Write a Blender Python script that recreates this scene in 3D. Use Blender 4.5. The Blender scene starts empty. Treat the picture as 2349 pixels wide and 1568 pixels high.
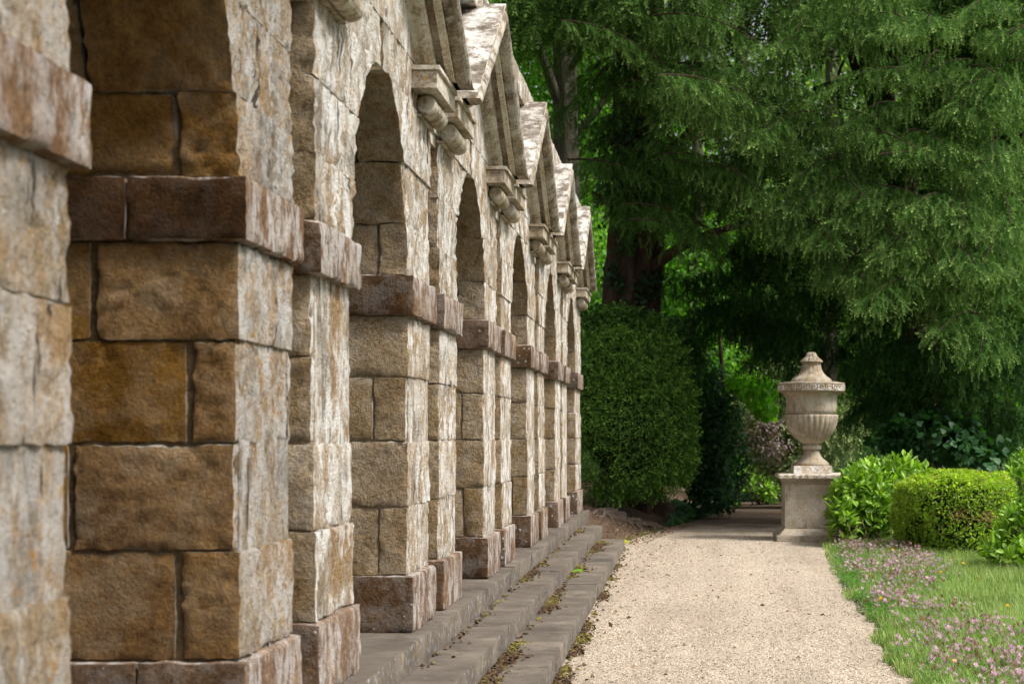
import bpy, math, random
import numpy as np
from mathutils import Vector, Matrix

random.seed(7)
rng = np.random.default_rng(11)
S = bpy.context.scene
C = S.collection

# ------------------------------------------------------------------ camera, sky, sun, exposure
FPX, VX, VY, EYE = 3589.0, 1572.0, 1000.0, 1.6
cam_d = bpy.data.cameras.new('camera'); cam = bpy.data.objects.new('camera', cam_d); C.objects.link(cam)
cam.location = (0, 0, EYE); cam.rotation_euler = (math.radians(90), 0, 0)
cam_d.lens = 55.0; cam_d.sensor_width = 36.0
cam_d.shift_x = 0.5 - VX / 2349.0
cam_d.shift_y = (VY / 1568.0 - 0.5) * 1568.0 / 2349.0
cam_d.clip_start = 0.05; cam_d.clip_end = 1500
cam_d.dof.use_dof = True; cam_d.dof.focus_distance = 12.5; cam_d.dof.aperture_fstop = 4.0
S.camera = cam

SUN = Vector((0.54, -0.19, 0.80)).normalized()
elev = math.asin(SUN.z); azim = math.atan2(SUN.x, SUN.y)
w = bpy.data.worlds.new('World'); S.world = w; w.use_nodes = True
nt = w.node_tree; nt.nodes.clear()
sky = nt.nodes.new('ShaderNodeTexSky'); sky.sky_type = 'NISHITA'; sky.sun_disc = False
sky.sun_elevation = elev; sky.sun_rotation = azim; sky.air_density = 1.0; sky.dust_density = 6.0; sky.ozone_density = 1.0
hs = nt.nodes.new('ShaderNodeHueSaturation'); hs.inputs['Saturation'].default_value = 0.15
bg = nt.nodes.new('ShaderNodeBackground'); bg.inputs['Strength'].default_value = 0.11
wo = nt.nodes.new('ShaderNodeOutputWorld')
nt.links.new(sky.outputs[0], hs.inputs['Color']); nt.links.new(hs.outputs[0], bg.inputs[0]); nt.links.new(bg.outputs[0], wo.inputs[0])
sun_d = bpy.data.lights.new('sun', 'SUN'); sun_d.energy = 2.8; sun_d.angle = math.radians(12); sun_d.color = (1.0, 0.95, 0.87)
sun = bpy.data.objects.new('sun', sun_d); C.objects.link(sun)
sun.rotation_euler = (-SUN).to_track_quat('-Z', 'Y').to_euler()
S.view_settings.view_transform = 'Standard'; S.view_settings.look = 'None'
S.view_settings.exposure = 0.8; S.view_settings.gamma = 1.0
S.render.engine = 'CYCLES'
S.cycles.max_bounces = 6; S.cycles.diffuse_bounces = 4; S.cycles.transmission_bounces = 3; S.cycles.glossy_bounces = 2
S.cycles.use_denoising = True
S.cycles.denoising_prefilter = 'ACCURATE'
S.cycles.sample_clamp_indirect = 4.0

# ------------------------------------------------------------------ helpers
def W(x, y, Y):
    return np.array([(x - VX) * Y / FPX, Y, EYE + (VY - y) * Y / FPX])
def G(x, y):                                   # photo point on the flat ground
    Y = FPX * EYE / (y - VY); return np.array([(x - VX) * Y / FPX, Y, 0.0])

def _hash(ix, iy, iz, s):
    h = (ix * 374761393 + iy * 668265263 + iz * 2147483647 + s * 144665) & 0x7fffffff
    h = (h ^ (h >> 13)) * 1274126177 & 0x7fffffff
    return ((h ^ (h >> 16)) & 0xffff) / 65535.0
def vnoise(p, s=0):
    p = np.asarray(p, float); f = np.floor(p); i = f.astype(np.int64); t = p - f; t = t * t * (3 - 2 * t)
    r = 0
    for a in (0, 1):
        for b in (0, 1):
            for c in (0, 1):
                wgt = (t[..., 0] if a else 1 - t[..., 0]) * (t[..., 1] if b else 1 - t[..., 1]) * (t[..., 2] if c else 1 - t[..., 2])
                r = r + wgt * _hash(i[..., 0] + a, i[..., 1] + b, i[..., 2] + c, s)
    return r * 2 - 1
def fbm(p, s=0, o=4):
    r = 0; a = 0.5
    for k in range(o):
        r = r + a * vnoise(p * (2.03 ** k), s + k * 17); a *= 0.55
    return r

WLOC = {}
def tag(o, label=None, cat=None, group=None, kind=None):
    if label: o['label'] = label
    if cat: o['category'] = cat
    if group: o['group'] = group
    if kind: o['kind'] = kind
    return o
def _link(o, origin, parent):
    C.objects.link(o)
    origin = Vector([float(v) for v in origin]); WLOC[o] = origin
    if parent is not None:
        o.parent = parent; o.location = origin - WLOC[parent]
    else:
        o.location = origin
    return o
def empty(name, origin, parent=None):
    o = bpy.data.objects.new(name, None); o.empty_display_size = 0.2
    return _link(o, origin, parent)
def mesh_np(name, V, F, mats, midx=None, col=None, smooth=True):
    """F: (n,k) array or list of arrays"""
    Fs = F if isinstance(F, list) else [F]
    Fs = [np.asarray(f, np.int32) for f in Fs if len(f)]
    me = bpy.data.meshes.new(name)
    V = np.asarray(V, np.float32)
    me.vertices.add(len(V)); me.vertices.foreach_set('co', V.ravel())
    li = np.concatenate([f.ravel() for f in Fs])
    lens = np.concatenate([np.full(len(f), f.shape[1], np.int32) for f in Fs])
    ls = np.concatenate([[0], np.cumsum(lens)[:-1]]).astype(np.int32)
    me.loops.add(len(li)); me.loops.foreach_set('vertex_index', li)
    me.polygons.add(len(lens)); me.polygons.foreach_set('loop_start', ls)
    for m in (mats if isinstance(mats, (list, tuple)) else [mats]): me.materials.append(m)
    if midx is not None: me.polygons.foreach_set('material_index', np.asarray(midx, np.int32))
    me.polygons.foreach_set('use_smooth', np.full(len(lens), smooth, bool))
    if col is not None:
        a = me.attributes.new('tint', 'FLOAT_COLOR', 'POINT')
        c4 = np.ones((len(V), 4), np.float32); c4[:, :3] = col
        a.data.foreach_set('color', c4.ravel())
    me.update(calc_edges=True)
    return me
def mk(name, V, F, mats, origin, parent=None, **kw):
    V = np.asarray(V, float) - np.asarray(origin, float)
    return _link(bpy.data.objects.new(name, mesh_np(name, V, F, mats, **kw)), origin, parent)

class MB:
    """small mesh collector"""
    def __init__(s): s.V = []; s.F = []; s.n = 0
    def add(s, V, F):
        V = np.asarray(V, float); s.V.append(V)
        for f in F: s.F.append([i + s.n for i in f])
        s.n += len(V)
    def box(s, x0, x1, y0, y1, z0, z1):
        s.add([(x0,y0,z0),(x1,y0,z0),(x1,y1,z0),(x0,y1,z0),(x0,y0,z1),(x1,y0,z1),(x1,y1,z1),(x0,y1,z1)],
              [(0,3,2,1),(4,5,6,7),(0,1,5,4),(1,2,6,5),(2,3,7,6),(3,0,4,7)])
    def build(s, name, mats, origin, parent=None, smooth=False, col=None, bevel=0):
        V = np.concatenate(s.V); k = {}
        for f in s.F: k.setdefault(len(f), []).append(f)
        o = mk(name, V, [np.array(v) for v in k.values()], mats, origin, parent, smooth=smooth, col=col)
        if bevel:
            b = o.modifiers.new('bevel', 'BEVEL'); b.width = bevel; b.segments = 2; b.limit_method = 'ANGLE'
        return o
def tube(pts, rad, n=8, flute=0.0, seed=0):
    pts = np.asarray(pts, float); m = len(pts); rad = np.broadcast_to(rad, (m,))
    d = np.gradient(pts, axis=0); d /= np.linalg.norm(d, axis=1)[:, None] + 1e-9
    up = np.tile(np.array([0.31, 0.17, 0.93]) if abs(d[0, 2]) < 0.8 else np.array([0.0, 1.0, 0.1]), (m, 1))
    a = np.cross(d, up); a /= np.linalg.norm(a, axis=1)[:, None]; b = np.cross(d, a)
    th = np.linspace(0, 2 * np.pi, n, endpoint=False)
    V = []
    for i in range(m):
        r = rad[i] * np.ones(n)
        if flute:
            q = np.stack([np.cos(th) * 2.2, np.sin(th) * 2.2, np.full(n, i * 0.22)], 1)
            r = r * (1 + flute * fbm(q, seed, 3) + 0.35 * flute * np.sin(th * 7 + i * 0.2))
        V.append(pts[i] + np.cos(th)[:, None] * r[:, None] * a[i] + np.sin(th)[:, None] * r[:, None] * b[i])
    V = np.concatenate(V)
    F = [(i*n+j, i*n+(j+1) % n, (i+1)*n+(j+1) % n, (i+1)*n+j) for i in range(m-1) for j in range(n)]
    return V, F
def spline(ctrl, n):
    ctrl = np.asarray(ctrl, float); k = len(ctrl)
    t = np.linspace(0, k - 1, n); out = []
    for v in t:
        i = min(int(v), k - 2); u = v - i
        p0, p1, p2, p3 = ctrl[max(i-1, 0)], ctrl[i], ctrl[i+1], ctrl[min(i+2, k-1)]
        out.append(0.5 * ((2*p1) + (-p0+p2)*u + (2*p0-5*p1+4*p2-p3)*u*u + (-p0+3*p1-3*p2+p3)*u**3))
    return np.array(out)

# ------------------------------------------------------------------ materials
class NT:
    def __init__(s, name):
        s.m = bpy.data.materials.new(name); s.m.use_nodes = True; s.t = s.m.node_tree; s.t.nodes.clear()
        s.out = s.t.nodes.new('ShaderNodeOutputMaterial')
    def n(s, typ, **kw):
        nd = s.t.nodes.new('ShaderNode' + typ)
        for k, v in kw.items():
            if k in nd.inputs: s.set(nd.inputs[k], v)
            else: setattr(nd, k, v)
        return nd
    def set(s, inp, v):
        if isinstance(v, bpy.types.NodeSocket): s.t.links.new(v, inp)
        elif isinstance(v, tuple) and len(v) == 3 and inp.type == 'RGBA': inp.default_value = (*v, 1)
        else: inp.default_value = v
    def pos(s):
        if not hasattr(s, '_p'):
            g = s.n('NewGeometry'); oi = s.n('ObjectInfo')
            m = s.n('VectorMath', operation='MULTIPLY_ADD'); s._rand = oi.outputs['Random']
            cb = s.n('CombineXYZ', X=oi.outputs['Random'], Y=oi.outputs['Random'], Z=oi.outputs['Random'])
            s.set(m.inputs[0], cb.outputs[0]); m.inputs[1].default_value = (37, 53, 71); s.set(m.inputs[2], g.outputs['Position'])
            s._p = m.outputs[0]
        return s._p
    def noise(s, scale, detail=5, rough=0.6, vec=None, stretch=None, dist=0.0):
        v = vec or s.pos()
        if stretch:
            mm = s.n('VectorMath', operation='MULTIPLY'); s.set(mm.inputs[0], v); mm.inputs[1].default_value = stretch; v = mm.outputs[0]
        nd = s.n('TexNoise', Scale=scale, Detail=detail, Roughness=rough, Distortion=dist); s.set(nd.inputs['Vector'], v)
        return nd.outputs['Fac']
    def vor(s, scale, feature='F1'):
        nd = s.n('TexVoronoi', feature=feature, Scale=scale); s.set(nd.inputs['Vector'], s.pos()); return nd.outputs
    def ramp(s, fac, *stops):
        r = s.n('ValToRGB'); s.set(r.inputs[0], fac); e = r.color_ramp.elements
        while len(e) < len(stops): e.new(0.5)
        for el, (p, c) in zip(e, stops):
            el.position = p; el.color = (*c, 1) if isinstance(c, tuple) else (c, c, c, 1)
        return r.outputs[0]
    def mix(s, fac, a, b, blend='MIX'):
        m = s.n('Mix', data_type='RGBA', blend_type=blend)
        s.set(m.inputs[0], fac); s.set(m.inputs[6], a); s.set(m.inputs[7], b); return m.outputs[2]
    def math(s, op, a, b=0.0):
        m = s.n('Math', operation=op); s.set(m.inputs[0], a); s.set(m.inputs[1], b); return m.outputs[0]
    def finish(s, color, rough=0.9, bump=None, strength=0.5, dist=0.02, spec=0.2, trans=None, tcol=None):
        p = s.n('BsdfPrincipled'); s.set(p.inputs['Base Color'], color); s.set(p.inputs['Roughness'], rough)
        s.set(p.inputs['Specular IOR Level'], spec)
        if bump is not None:
            b = s.n('Bump', Strength=strength, Distance=dist); s.set(b.inputs['Height'], bump); s.t.links.new(b.outputs[0], p.inputs['Normal'])
        sh = p.outputs[0]
        if trans:
            tr = s.n('BsdfTranslucent'); s.set(tr.inputs[0], tcol if tcol is not None else color)
            mx = s.n('MixShader'); mx.inputs[0].default_value = trans; s.t.links.new(sh, mx.inputs[1]); s.t.links.new(tr.outputs[0], mx.inputs[2]); sh = mx.outputs[0]
        s.t.links.new(sh, s.out.inputs[0]); return s.m

def stone_mat(name, c1, c2, c3, white=0.5, wcol=(0.62, 0.60, 0.57), orange=0.5, pits=1.0, bump=0.9, big=2.2, wscale=9, spots=0.0, overlay=0.7, crack=0.0, wst=(1, 1, 1), patch=0.0):
    m = NT(name)
    base = m.ramp(m.noise(big, 7, 0.65), (0.30, c1), (0.5, c2), (0.72, c3))
    if patch:
        base = m.mix(m.math('MULTIPLY', m.ramp(m.noise(2.3, 5, 0.7, stretch=(1, 1, 0.6), dist=0.6), (0.44, 0.0), (0.6, 1.0)), patch), base, (0.36, 0.235, 0.12))
        base = m.mix(m.math('MULTIPLY', m.ramp(m.noise(3.1, 6, 0.7, stretch=(1, 1, 0.5), dist=0.5), (0.5, 0.0), (0.62, 1.0)), patch), base, (0.25, 0.235, 0.215))
    base = m.mix(overlay, base, m.ramp(m.noise(38, 6, 0.75), (0.36, (0.16, 0.14, 0.12)), (0.64, (0.80, 0.77, 0.72))), 'OVERLAY')
    hsn = m.n('HueSaturation'); m.set(hsn.inputs['Color'], base)
    m.pos(); m.set(hsn.inputs['Value'], m.math('MULTIPLY_ADD', m._rand, 0.30)); hsn.inputs['Value'].links[0].from_node.inputs[2].default_value = 0.86
    m.set(hsn.inputs['Saturation'], m.math('MULTIPLY_ADD', m._rand, -0.3)); hsn.inputs['Saturation'].links[0].from_node.inputs[2].default_value = 1.15
    base = hsn.outputs[0]
    if white:
        wm = m.math('MULTIPLY', m.ramp(m.noise(1.7, 3), (0.32, 0.3), (0.54, 1.0)), m.ramp(m.noise(wscale, 10, 0.75, stretch=wst), (0.46, 0.0), (0.56, 1.0)))
        base = m.mix(m.math('MULTIPLY', wm, white), base, wcol)
    if orange:
        om = m.math('MULTIPLY', m.ramp(m.noise(2.6, 2), (0.5, 0.0), (0.62, 1.0)), m.ramp(m.noise(18, 6, 0.7), (0.57, 0.0), (0.63, 1.0)))
        base = m.mix(m.math('MULTIPLY', om, orange), base, (0.46, 0.25, 0.07))
    if pits:
        pm = m.ramp(m.noise(26, 6, 0.75, dist=0.4), (0.33, 1.0), (0.42, 0.0))
        base = m.mix(m.math('MULTIPLY', pm, 0.75 * pits), base, (0.07, 0.055, 0.04))
    if crack:
        cm_ = m.ramp(m.noise(9, 5, 0.6, stretch=(1, 1, 0.22), dist=0.3), (0.33, 1.0), (0.375, 0.0))
        base = m.mix(m.math('MULTIPLY', cm_, crack), base, (0.075, 0.06, 0.045))
    if spots:
        v = m.n('TexVoronoi', feature='F1', Scale=19.0)
        wv = m.n('VectorMath', operation='MULTIPLY_ADD'); nn = m.n('TexNoise', Scale=30.0, Detail=4.0); m.set(nn.inputs['Vector'], m.pos())
        m.set(wv.inputs[0], nn.outputs['Color']); wv.inputs[1].default_value = (0.035, 0.035, 0.035); m.set(wv.inputs[2], m.pos()); m.set(v.inputs['Vector'], wv.outputs[0]); v = v.outputs
        lim_ = m.math('MULTIPLY', m.ramp(v['Color'], (0.35, 0.0), (1.0, 0.52)), spots)
        d_ = m.math('ADD', v['Distance'], m.math('MULTIPLY', m.noise(40, 3), 0.16))
        sp_ = m.math('LESS_THAN', d_, m.math('ADD', lim_, 0.02))
        base = m.mix(m.math('MULTIPLY', sp_, 0.75), base, (0.44, 0.45, 0.44))
    h = m.math('ADD', m.noise(22, 8, 0.7), m.math('MULTIPLY', m.noise(70, 5, 0.75), 0.55))
    return m.finish(base, 0.95, h, bump, 0.06, 0.1)

M = {}
M['front'] = stone_mat('weathered_limestone', (0.33, 0.27, 0.20), (0.50, 0.43, 0.345), (0.63, 0.58, 0.51), 1.0, (0.84, 0.82, 0.79), 1.0, 1.0, 0.9, wscale=7, overlay=0.6, crack=0.9, wst=(1, 1, 0.55), patch=0.75)
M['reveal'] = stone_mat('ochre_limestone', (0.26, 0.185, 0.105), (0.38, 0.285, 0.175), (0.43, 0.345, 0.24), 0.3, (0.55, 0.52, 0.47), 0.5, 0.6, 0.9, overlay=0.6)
M['ochre'] = stone_mat('deep_ochre_stone', (0.095, 0.048, 0.014), (0.182, 0.102, 0.035), (0.25, 0.155, 0.066), 0.25, (0.33, 0.28, 0.21), 0.3, 0.8, 0.6, overlay=0.5, wscale=5)  # darker, browner ochre than the other reveals, for near reveals and inner walls
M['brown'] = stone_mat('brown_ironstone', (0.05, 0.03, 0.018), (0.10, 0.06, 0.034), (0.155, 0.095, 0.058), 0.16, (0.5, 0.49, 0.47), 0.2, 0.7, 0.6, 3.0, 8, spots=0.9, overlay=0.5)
M['darkbrown'] = stone_mat('dark_brown_ironstone', (0.022, 0.012, 0.006), (0.05, 0.026, 0.012), (0.085, 0.045, 0.02), 0.05, (0.4, 0.39, 0.37), 0.1, 0.5, 0.5, 3.0, 8, overlay=0.4)  # darker than the other ironstone, for the second pier's band sides
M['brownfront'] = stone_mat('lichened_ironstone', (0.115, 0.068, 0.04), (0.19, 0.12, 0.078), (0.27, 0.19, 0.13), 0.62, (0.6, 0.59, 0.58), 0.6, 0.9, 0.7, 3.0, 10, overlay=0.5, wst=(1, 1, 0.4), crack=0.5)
M['mortarnear'] = stone_mat('dark_old_mortar', (0.095, 0.067, 0.036), (0.145, 0.104, 0.06), (0.19, 0.14, 0.086), 0.05, orange=0, pits=0.3, bump=0.4)
M['frontnear'] = stone_mat('shaded_weathered_limestone', (0.22, 0.175, 0.12), (0.36, 0.29, 0.21), (0.46, 0.40, 0.32), 0.75, (0.62, 0.61, 0.60), 1.0, 1.0, 0.9, wscale=6, overlay=0.5, crack=1.0, wst=(1, 1, 0.55), patch=0.85)  # darker copy of the front stone; near-end tree shade put into the colour
M['mortar'] = stone_mat('old_mortar', (0.17, 0.13, 0.085), (0.25, 0.195, 0.13), (0.3, 0.245, 0.175), 0.05, orange=0, pits=0.3, bump=0.5)
M['cornice'] = stone_mat('carved_cornice_stone', (0.20, 0.165, 0.125), (0.335, 0.285, 0.22), (0.45, 0.405, 0.335), 0.5, (0.6, 0.58, 0.53), 0.6, 0.9, 0.35, 3.0, 6)
M['roll'] = stone_mat('blackened_roll_moulding', (0.085, 0.068, 0.05), (0.22, 0.18, 0.135), (0.42, 0.37, 0.30), 0.6, (0.62, 0.6, 0.56), 0.8, 1.2, 0.5, 5.0, 6)
M['fillet'] = stone_mat('lit_fillet_stone', (0.36, 0.31, 0.25), (0.47, 0.42, 0.35), (0.55, 0.5, 0.43), 0.6, (0.66, 0.64, 0.6), 0.3, 0.3, 0.3, 4.0, 6)  # lighter copy of the cornice stone; light on the fillets is in the colour
M['rooftop'] = stone_mat('lichen_roof_stone', (0.12, 0.098, 0.08), (0.23, 0.20, 0.17), (0.38, 0.35, 0.31), 0.9, (0.68, 0.67, 0.64), 0.1, 0.9, 0.6, 5.0, 5)
M['urn'] = stone_mat('warm_carved_stone', (0.20, 0.16, 0.115), (0.30, 0.25, 0.185), (0.38, 0.33, 0.26), 0.35, (0.5, 0.5, 0.48), 0.8, 0.6, 0.35, 3.0, 10, overlay=0.4, crack=0.45, spots=0.45, wst=(1, 1, 0.5))
M['lichenurn'] = stone_mat('lichen_spotted_stone', (0.33, 0.24, 0.15), (0.42, 0.34, 0.25), (0.48, 0.42, 0.35), 1.0, (0.75, 0.75, 0.74), 1.0, 0.4, 0.4, 4.0, 14)
def step_mat(name, top):
    m = NT(name)
    base = m.ramp(m.noise(2.0, 7, 0.65), (0.3, (0.062, 0.051, 0.041)), (0.52, (0.115, 0.096, 0.078)), (0.75, (0.2, 0.166, 0.13)))
    if not top:
        base = m.mix(m.ramp(m.noise(18, 8, 0.75), (0.53, 0.0), (0.66, 0.65)), base, (0.42, 0.41, 0.42))
        base = m.mix(m.ramp(m.noise(10, 7, 0.75), (0.55, 0.0), (0.66, 0.6)), base, (0.27, 0.19, 0.07))
    else:
        base = m.mix(m.ramp(m.noise(6, 8, 0.75), (0.36, 0.8), (0.46, 0.0)), base, (0.055, 0.045, 0.035))
        base = m.mix(m.ramp(m.noise(11, 6, 0.7), (0.64, 0.0), (0.72, 0.6)), base, (0.4, 0.38, 0.36))
    h = m.math('ADD', m.noise(14, 8, 0.7), m.math('MULTIPLY', m.noise(90, 3), 0.3))
    return m.finish(base, 0.85, h, 0.35, 0.02, 0.25)
M['tread'] = step_mat('grey_step_tread', True); M['riser'] = step_mat('lichened_step_riser', False)

def leaf_mat(name, rough=0.5, spec=0.25, trans=0.25, tmul=(1.2, 1.5, 0.5)):
    m = NT(name); a = m.n('Attribute', attribute_name='tint')
    c = a.outputs['Color']; t = m.mix(1.0, c, tmul, 'MULTIPLY')
    return m.finish(c, rough, spec=spec, trans=trans, tcol=t)
M['needle'] = leaf_mat('yew_needles', 0.7, 0.03, 0.22)
M['broad'] = leaf_mat('broad_leaves', 0.45, 0.3, 0.55, (1.5, 1.9, 0.5))
M['glossy'] = leaf_mat('glossy_laurel_leaves', 0.4, 0.35, 0.25, (1.4, 1.7, 0.4))
M['grassm'] = leaf_mat('grass_blades', 0.6, 0.2, 0.3)
M['petal'] = leaf_mat('flower_petals', 0.7, 0.1, 0.2, (1, 1, 1))
M['pebble'] = leaf_mat('gravel_pebbles', 0.9, 0.15, 0)
M['moss'] = leaf_mat('moss_tufts', 0.95, 0.05, 0)
def objleaf(name, c1, c2, rough, spec, trans):
    m = NT(name); m.pos(); c = m.ramp(m._rand, (0.0, c1), (1.0, c2))
    c = m.mix(0.25, c, m.ramp(m.noise(30, 3), (0.3, c1), (0.7, c2)))
    return m.finish(c, rough, spec=spec, trans=trans, tcol=m.mix(1.0, c, (1.4, 1.7, 0.4), 'MULTIPLY'))
M['laurelobj'] = objleaf('laurel_leaf_green', (0.085, 0.19, 0.02), (0.29, 0.46, 0.05), 0.38, 0.38, 0.25)
M['hazelobj'] = objleaf('dull_shrub_leaf_green', (0.025, 0.085, 0.03), (0.06, 0.15, 0.05), 0.5, 0.3, 0.3)
def bark_mat(name, c1, c2, c3, st=(1, 1, 0.16), sc=14):
    m = NT(name); n1 = m.noise(sc, 7, 0.7, stretch=st)
    return m.finish(m.ramp(n1, (0.3, c1), (0.5, c2), (0.72, c3)), 0.95, n1, 1.0, 0.04, 0.1)
M['yewbark'] = bark_mat('fibrous_red_bark', (0.022, 0.014, 0.010), (0.06, 0.037, 0.028), (0.11, 0.07, 0.052))
M['greybark'] = bark_mat('ridged_grey_bark', (0.035, 0.03, 0.024), (0.075, 0.065, 0.05), (0.13, 0.115, 0.09), sc=20)
M['root'] = bark_mat('root_bark', (0.07, 0.05, 0.04), (0.14, 0.105, 0.08), (0.2, 0.16, 0.13), (1, 0.4, 1))
m = NT('dry_soil'); h = m.noise(16, 8, 0.75)
M['soil'] = m.finish(m.ramp(h, (0.3, (0.05, 0.033, 0.023)), (0.5, (0.105, 0.072, 0.05)), (0.7, (0.18, 0.13, 0.095))), 1.0, h, 0.8, 0.05, 0.05)
m = NT('pale_gravel')
vo = m.vor(85); h = vo['Distance']
cc = m.ramp(vo['Color'], (0.0, (0.17, 0.13, 0.10)), (0.3, (0.36, 0.30, 0.23)), (0.62, (0.46, 0.39, 0.305)), (1.0, (0.58, 0.51, 0.415)))
cc = m.mix(m.ramp(m.noise(3, 6, 0.7), (0.35, 0.45), (0.55, 0.0)), cc, (0.40, 0.315, 0.235))
cc = m.mix(m.ramp(m.noise(1.5, 4, 0.6, stretch=(1.6, 0.14, 1)), (0.46, 0.0), (0.66, 0.4)), cc, (0.25, 0.195, 0.145))
cc = m.mix(m.ramp(h, (0.5, 0.0), (0.85, 0.75)), cc, (0.16, 0.12, 0.085))
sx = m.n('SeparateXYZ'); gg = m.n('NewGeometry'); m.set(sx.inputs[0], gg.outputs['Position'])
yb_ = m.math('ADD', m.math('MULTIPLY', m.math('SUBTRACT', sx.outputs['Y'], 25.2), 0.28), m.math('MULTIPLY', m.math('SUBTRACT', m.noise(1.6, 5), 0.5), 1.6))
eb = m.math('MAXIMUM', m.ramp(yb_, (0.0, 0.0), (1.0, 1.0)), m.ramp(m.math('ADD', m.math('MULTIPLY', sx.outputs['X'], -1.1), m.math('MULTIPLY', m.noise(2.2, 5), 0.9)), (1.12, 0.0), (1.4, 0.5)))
cc = m.mix(eb, cc, m.ramp(m.noise(24, 6, 0.75), (0.35, (0.045, 0.03, 0.02)), (0.65, (0.13, 0.094, 0.068))))  # brown earth, its tone lowered further to stand for canopy shade
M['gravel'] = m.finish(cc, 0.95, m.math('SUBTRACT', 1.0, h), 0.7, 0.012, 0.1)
m = NT('meadow_ground'); h = m.noise(5, 8, 0.7)
M['meadow'] = m.finish(m.ramp(h, (0.3, (0.035, 0.05, 0.015)), (0.7, (0.085, 0.125, 0.03))), 1.0, h, 0.5, 0.05, 0.05)
m = NT('wooded_ground'); h = m.noise(1.5, 9, 0.75)
M['hill'] = m.finish(m.ramp(h, (0.3, (0.015, 0.03, 0.008)), (0.7, (0.05, 0.1, 0.022))), 1.0, h, 0.8, 0.3, 0.05)

# ------------------------------------------------------------------ ground
def sheet(name, outline, z, mat, sub=None):
    V = np.array([(x, y, z) for x, y in outline]); o = mk(name, V, [np.arange(len(V))[None, :]], mat, (0, 0, 0), smooth=False)
    return tag(o, kind='structure')
# terrain: one sheet to the horizon, lifting into a wooded slope far behind
gx = np.concatenate([np.linspace(-400, -30, 14), np.linspace(-26, 26, 40), np.linspace(30, 400, 14)])
gy = np.concatenate([np.linspace(-300, -6, 12), np.linspace(-4, 60, 60), np.linspace(64, 600, 20)])
XX, YY = np.meshgrid(gx, gy, indexing='ij')
ZZ = -0.012 + np.clip(YY - 44, 0, 70) * 0.30 * (1 + 0.1 * np.sin(XX * 0.13))
V = np.stack([XX, YY, ZZ], -1).reshape(-1, 3); ny = len(gy)
F = np.array([(i*ny+j, (i+1)*ny+j, (i+1)*ny+j+1, i*ny+j+1) for i in range(len(gx)-1) for j in range(ny-1)])
fm = (V[F[:, 0], 1] > 40).astype(int)
o = mk('ground', V, F, [M['meadow'], M['hill']], (0, 0, 0), midx=fm); tag(o, kind='structure')

EDGE = np.array([(1.50, -2.0), (1.50, 9.0), (1.51, 10.1), (1.47, 11.5), (1.58, 13.0), (1.63, 15.1), (1.74, 17.9), (1.92, 20.6), (2.05, 22.6)])
def edge_x(y): return np.interp(y, EDGE[:, 1], EDGE[:, 0])
LEFT = np.array([(-0.86, -2), (-0.86, 22.0), (-0.9, 23.6), (-0.45, 26.5), (0.1, 29.5), (0.75, 33.0), (1.3, 37.0)])
def left_x(y): return np.interp(y, LEFT[:, 1], LEFT[:, 0])
ys = np.concatenate([np.linspace(-2, 24, 90), np.linspace(24.3, 46, 40)])
rx = np.array([edge_x(y) + 0.05 * float(vnoise(np.array([y * 2.1, 0, 0]))) if y < 22.6 else 2.05 + (y - 22.6) * 0.16 for y in ys])
lx = np.array([-0.88 if y < 22 else left_x(y) + 0.06 * float(vnoise(np.array([y * 1.7, 4, 0]))) for y in ys])
pv = []; pf = []
for y, a, b in zip(ys, lx, rx):
    for k in range(9):
        t = k / 8; pv.append((a + (b - a) * t, y, -0.004 + 0.02 * math.sin(math.pi * t)))
for i in range(len(ys) - 1):
    for k in range(8): pf.append((i*9+k, i*9+k+1, (i+1)*9+k+1, (i+1)*9+k))
o = mk('path', pv, np.array(pf), M['gravel'], (0, 0, 0)); tag(o, kind='structure')
def path_z(x, y):
    t = np.clip((x - left_x(y)) / (np.maximum(edge_x(y) - left_x(y), 0.1)), 0, 1); return -0.004 + 0.02 * np.sin(np.pi * t)

# soil bank under the yews
bx = np.linspace(-7, 5.5, 60); by = np.linspace(22.3, 42, 60)
BX, BY = np.meshgrid(bx, by, indexing='ij')
def bank_z(X, Y):
    lim = left_x(Y); d = np.clip((lim - 0.05 - X) / 1.6, 0, 1) * np.clip((Y - 22.4) / 3.0, 0, 1)
    n = fbm(np.stack([X * 1.3, Y * 1.3, X * 0], -1), 3, 4)
    return -0.03 + 0.42 * (d * d * (3 - 2 * d)) + 0.06 * n * np.clip(d * 4, 0.3, 1)
BZ = bank_z(BX, BY)
BZ = np.where(BX > left_x(BY) + 0.02, np.minimum(BZ, -0.02), BZ)
V = np.stack([BX, BY, BZ], -1).reshape(-1, 3); nb = len(by)
F = np.array([(i*nb+j, (i+1)*nb+j, (i+1)*nb+j+1, i*nb+j+1) for i in range(len(bx)-1) for j in range(nb-1)])
o = mk('soil_bank', V, F, M['soil'], (0, 0, 0)); tag(o, kind='structure')

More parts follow.
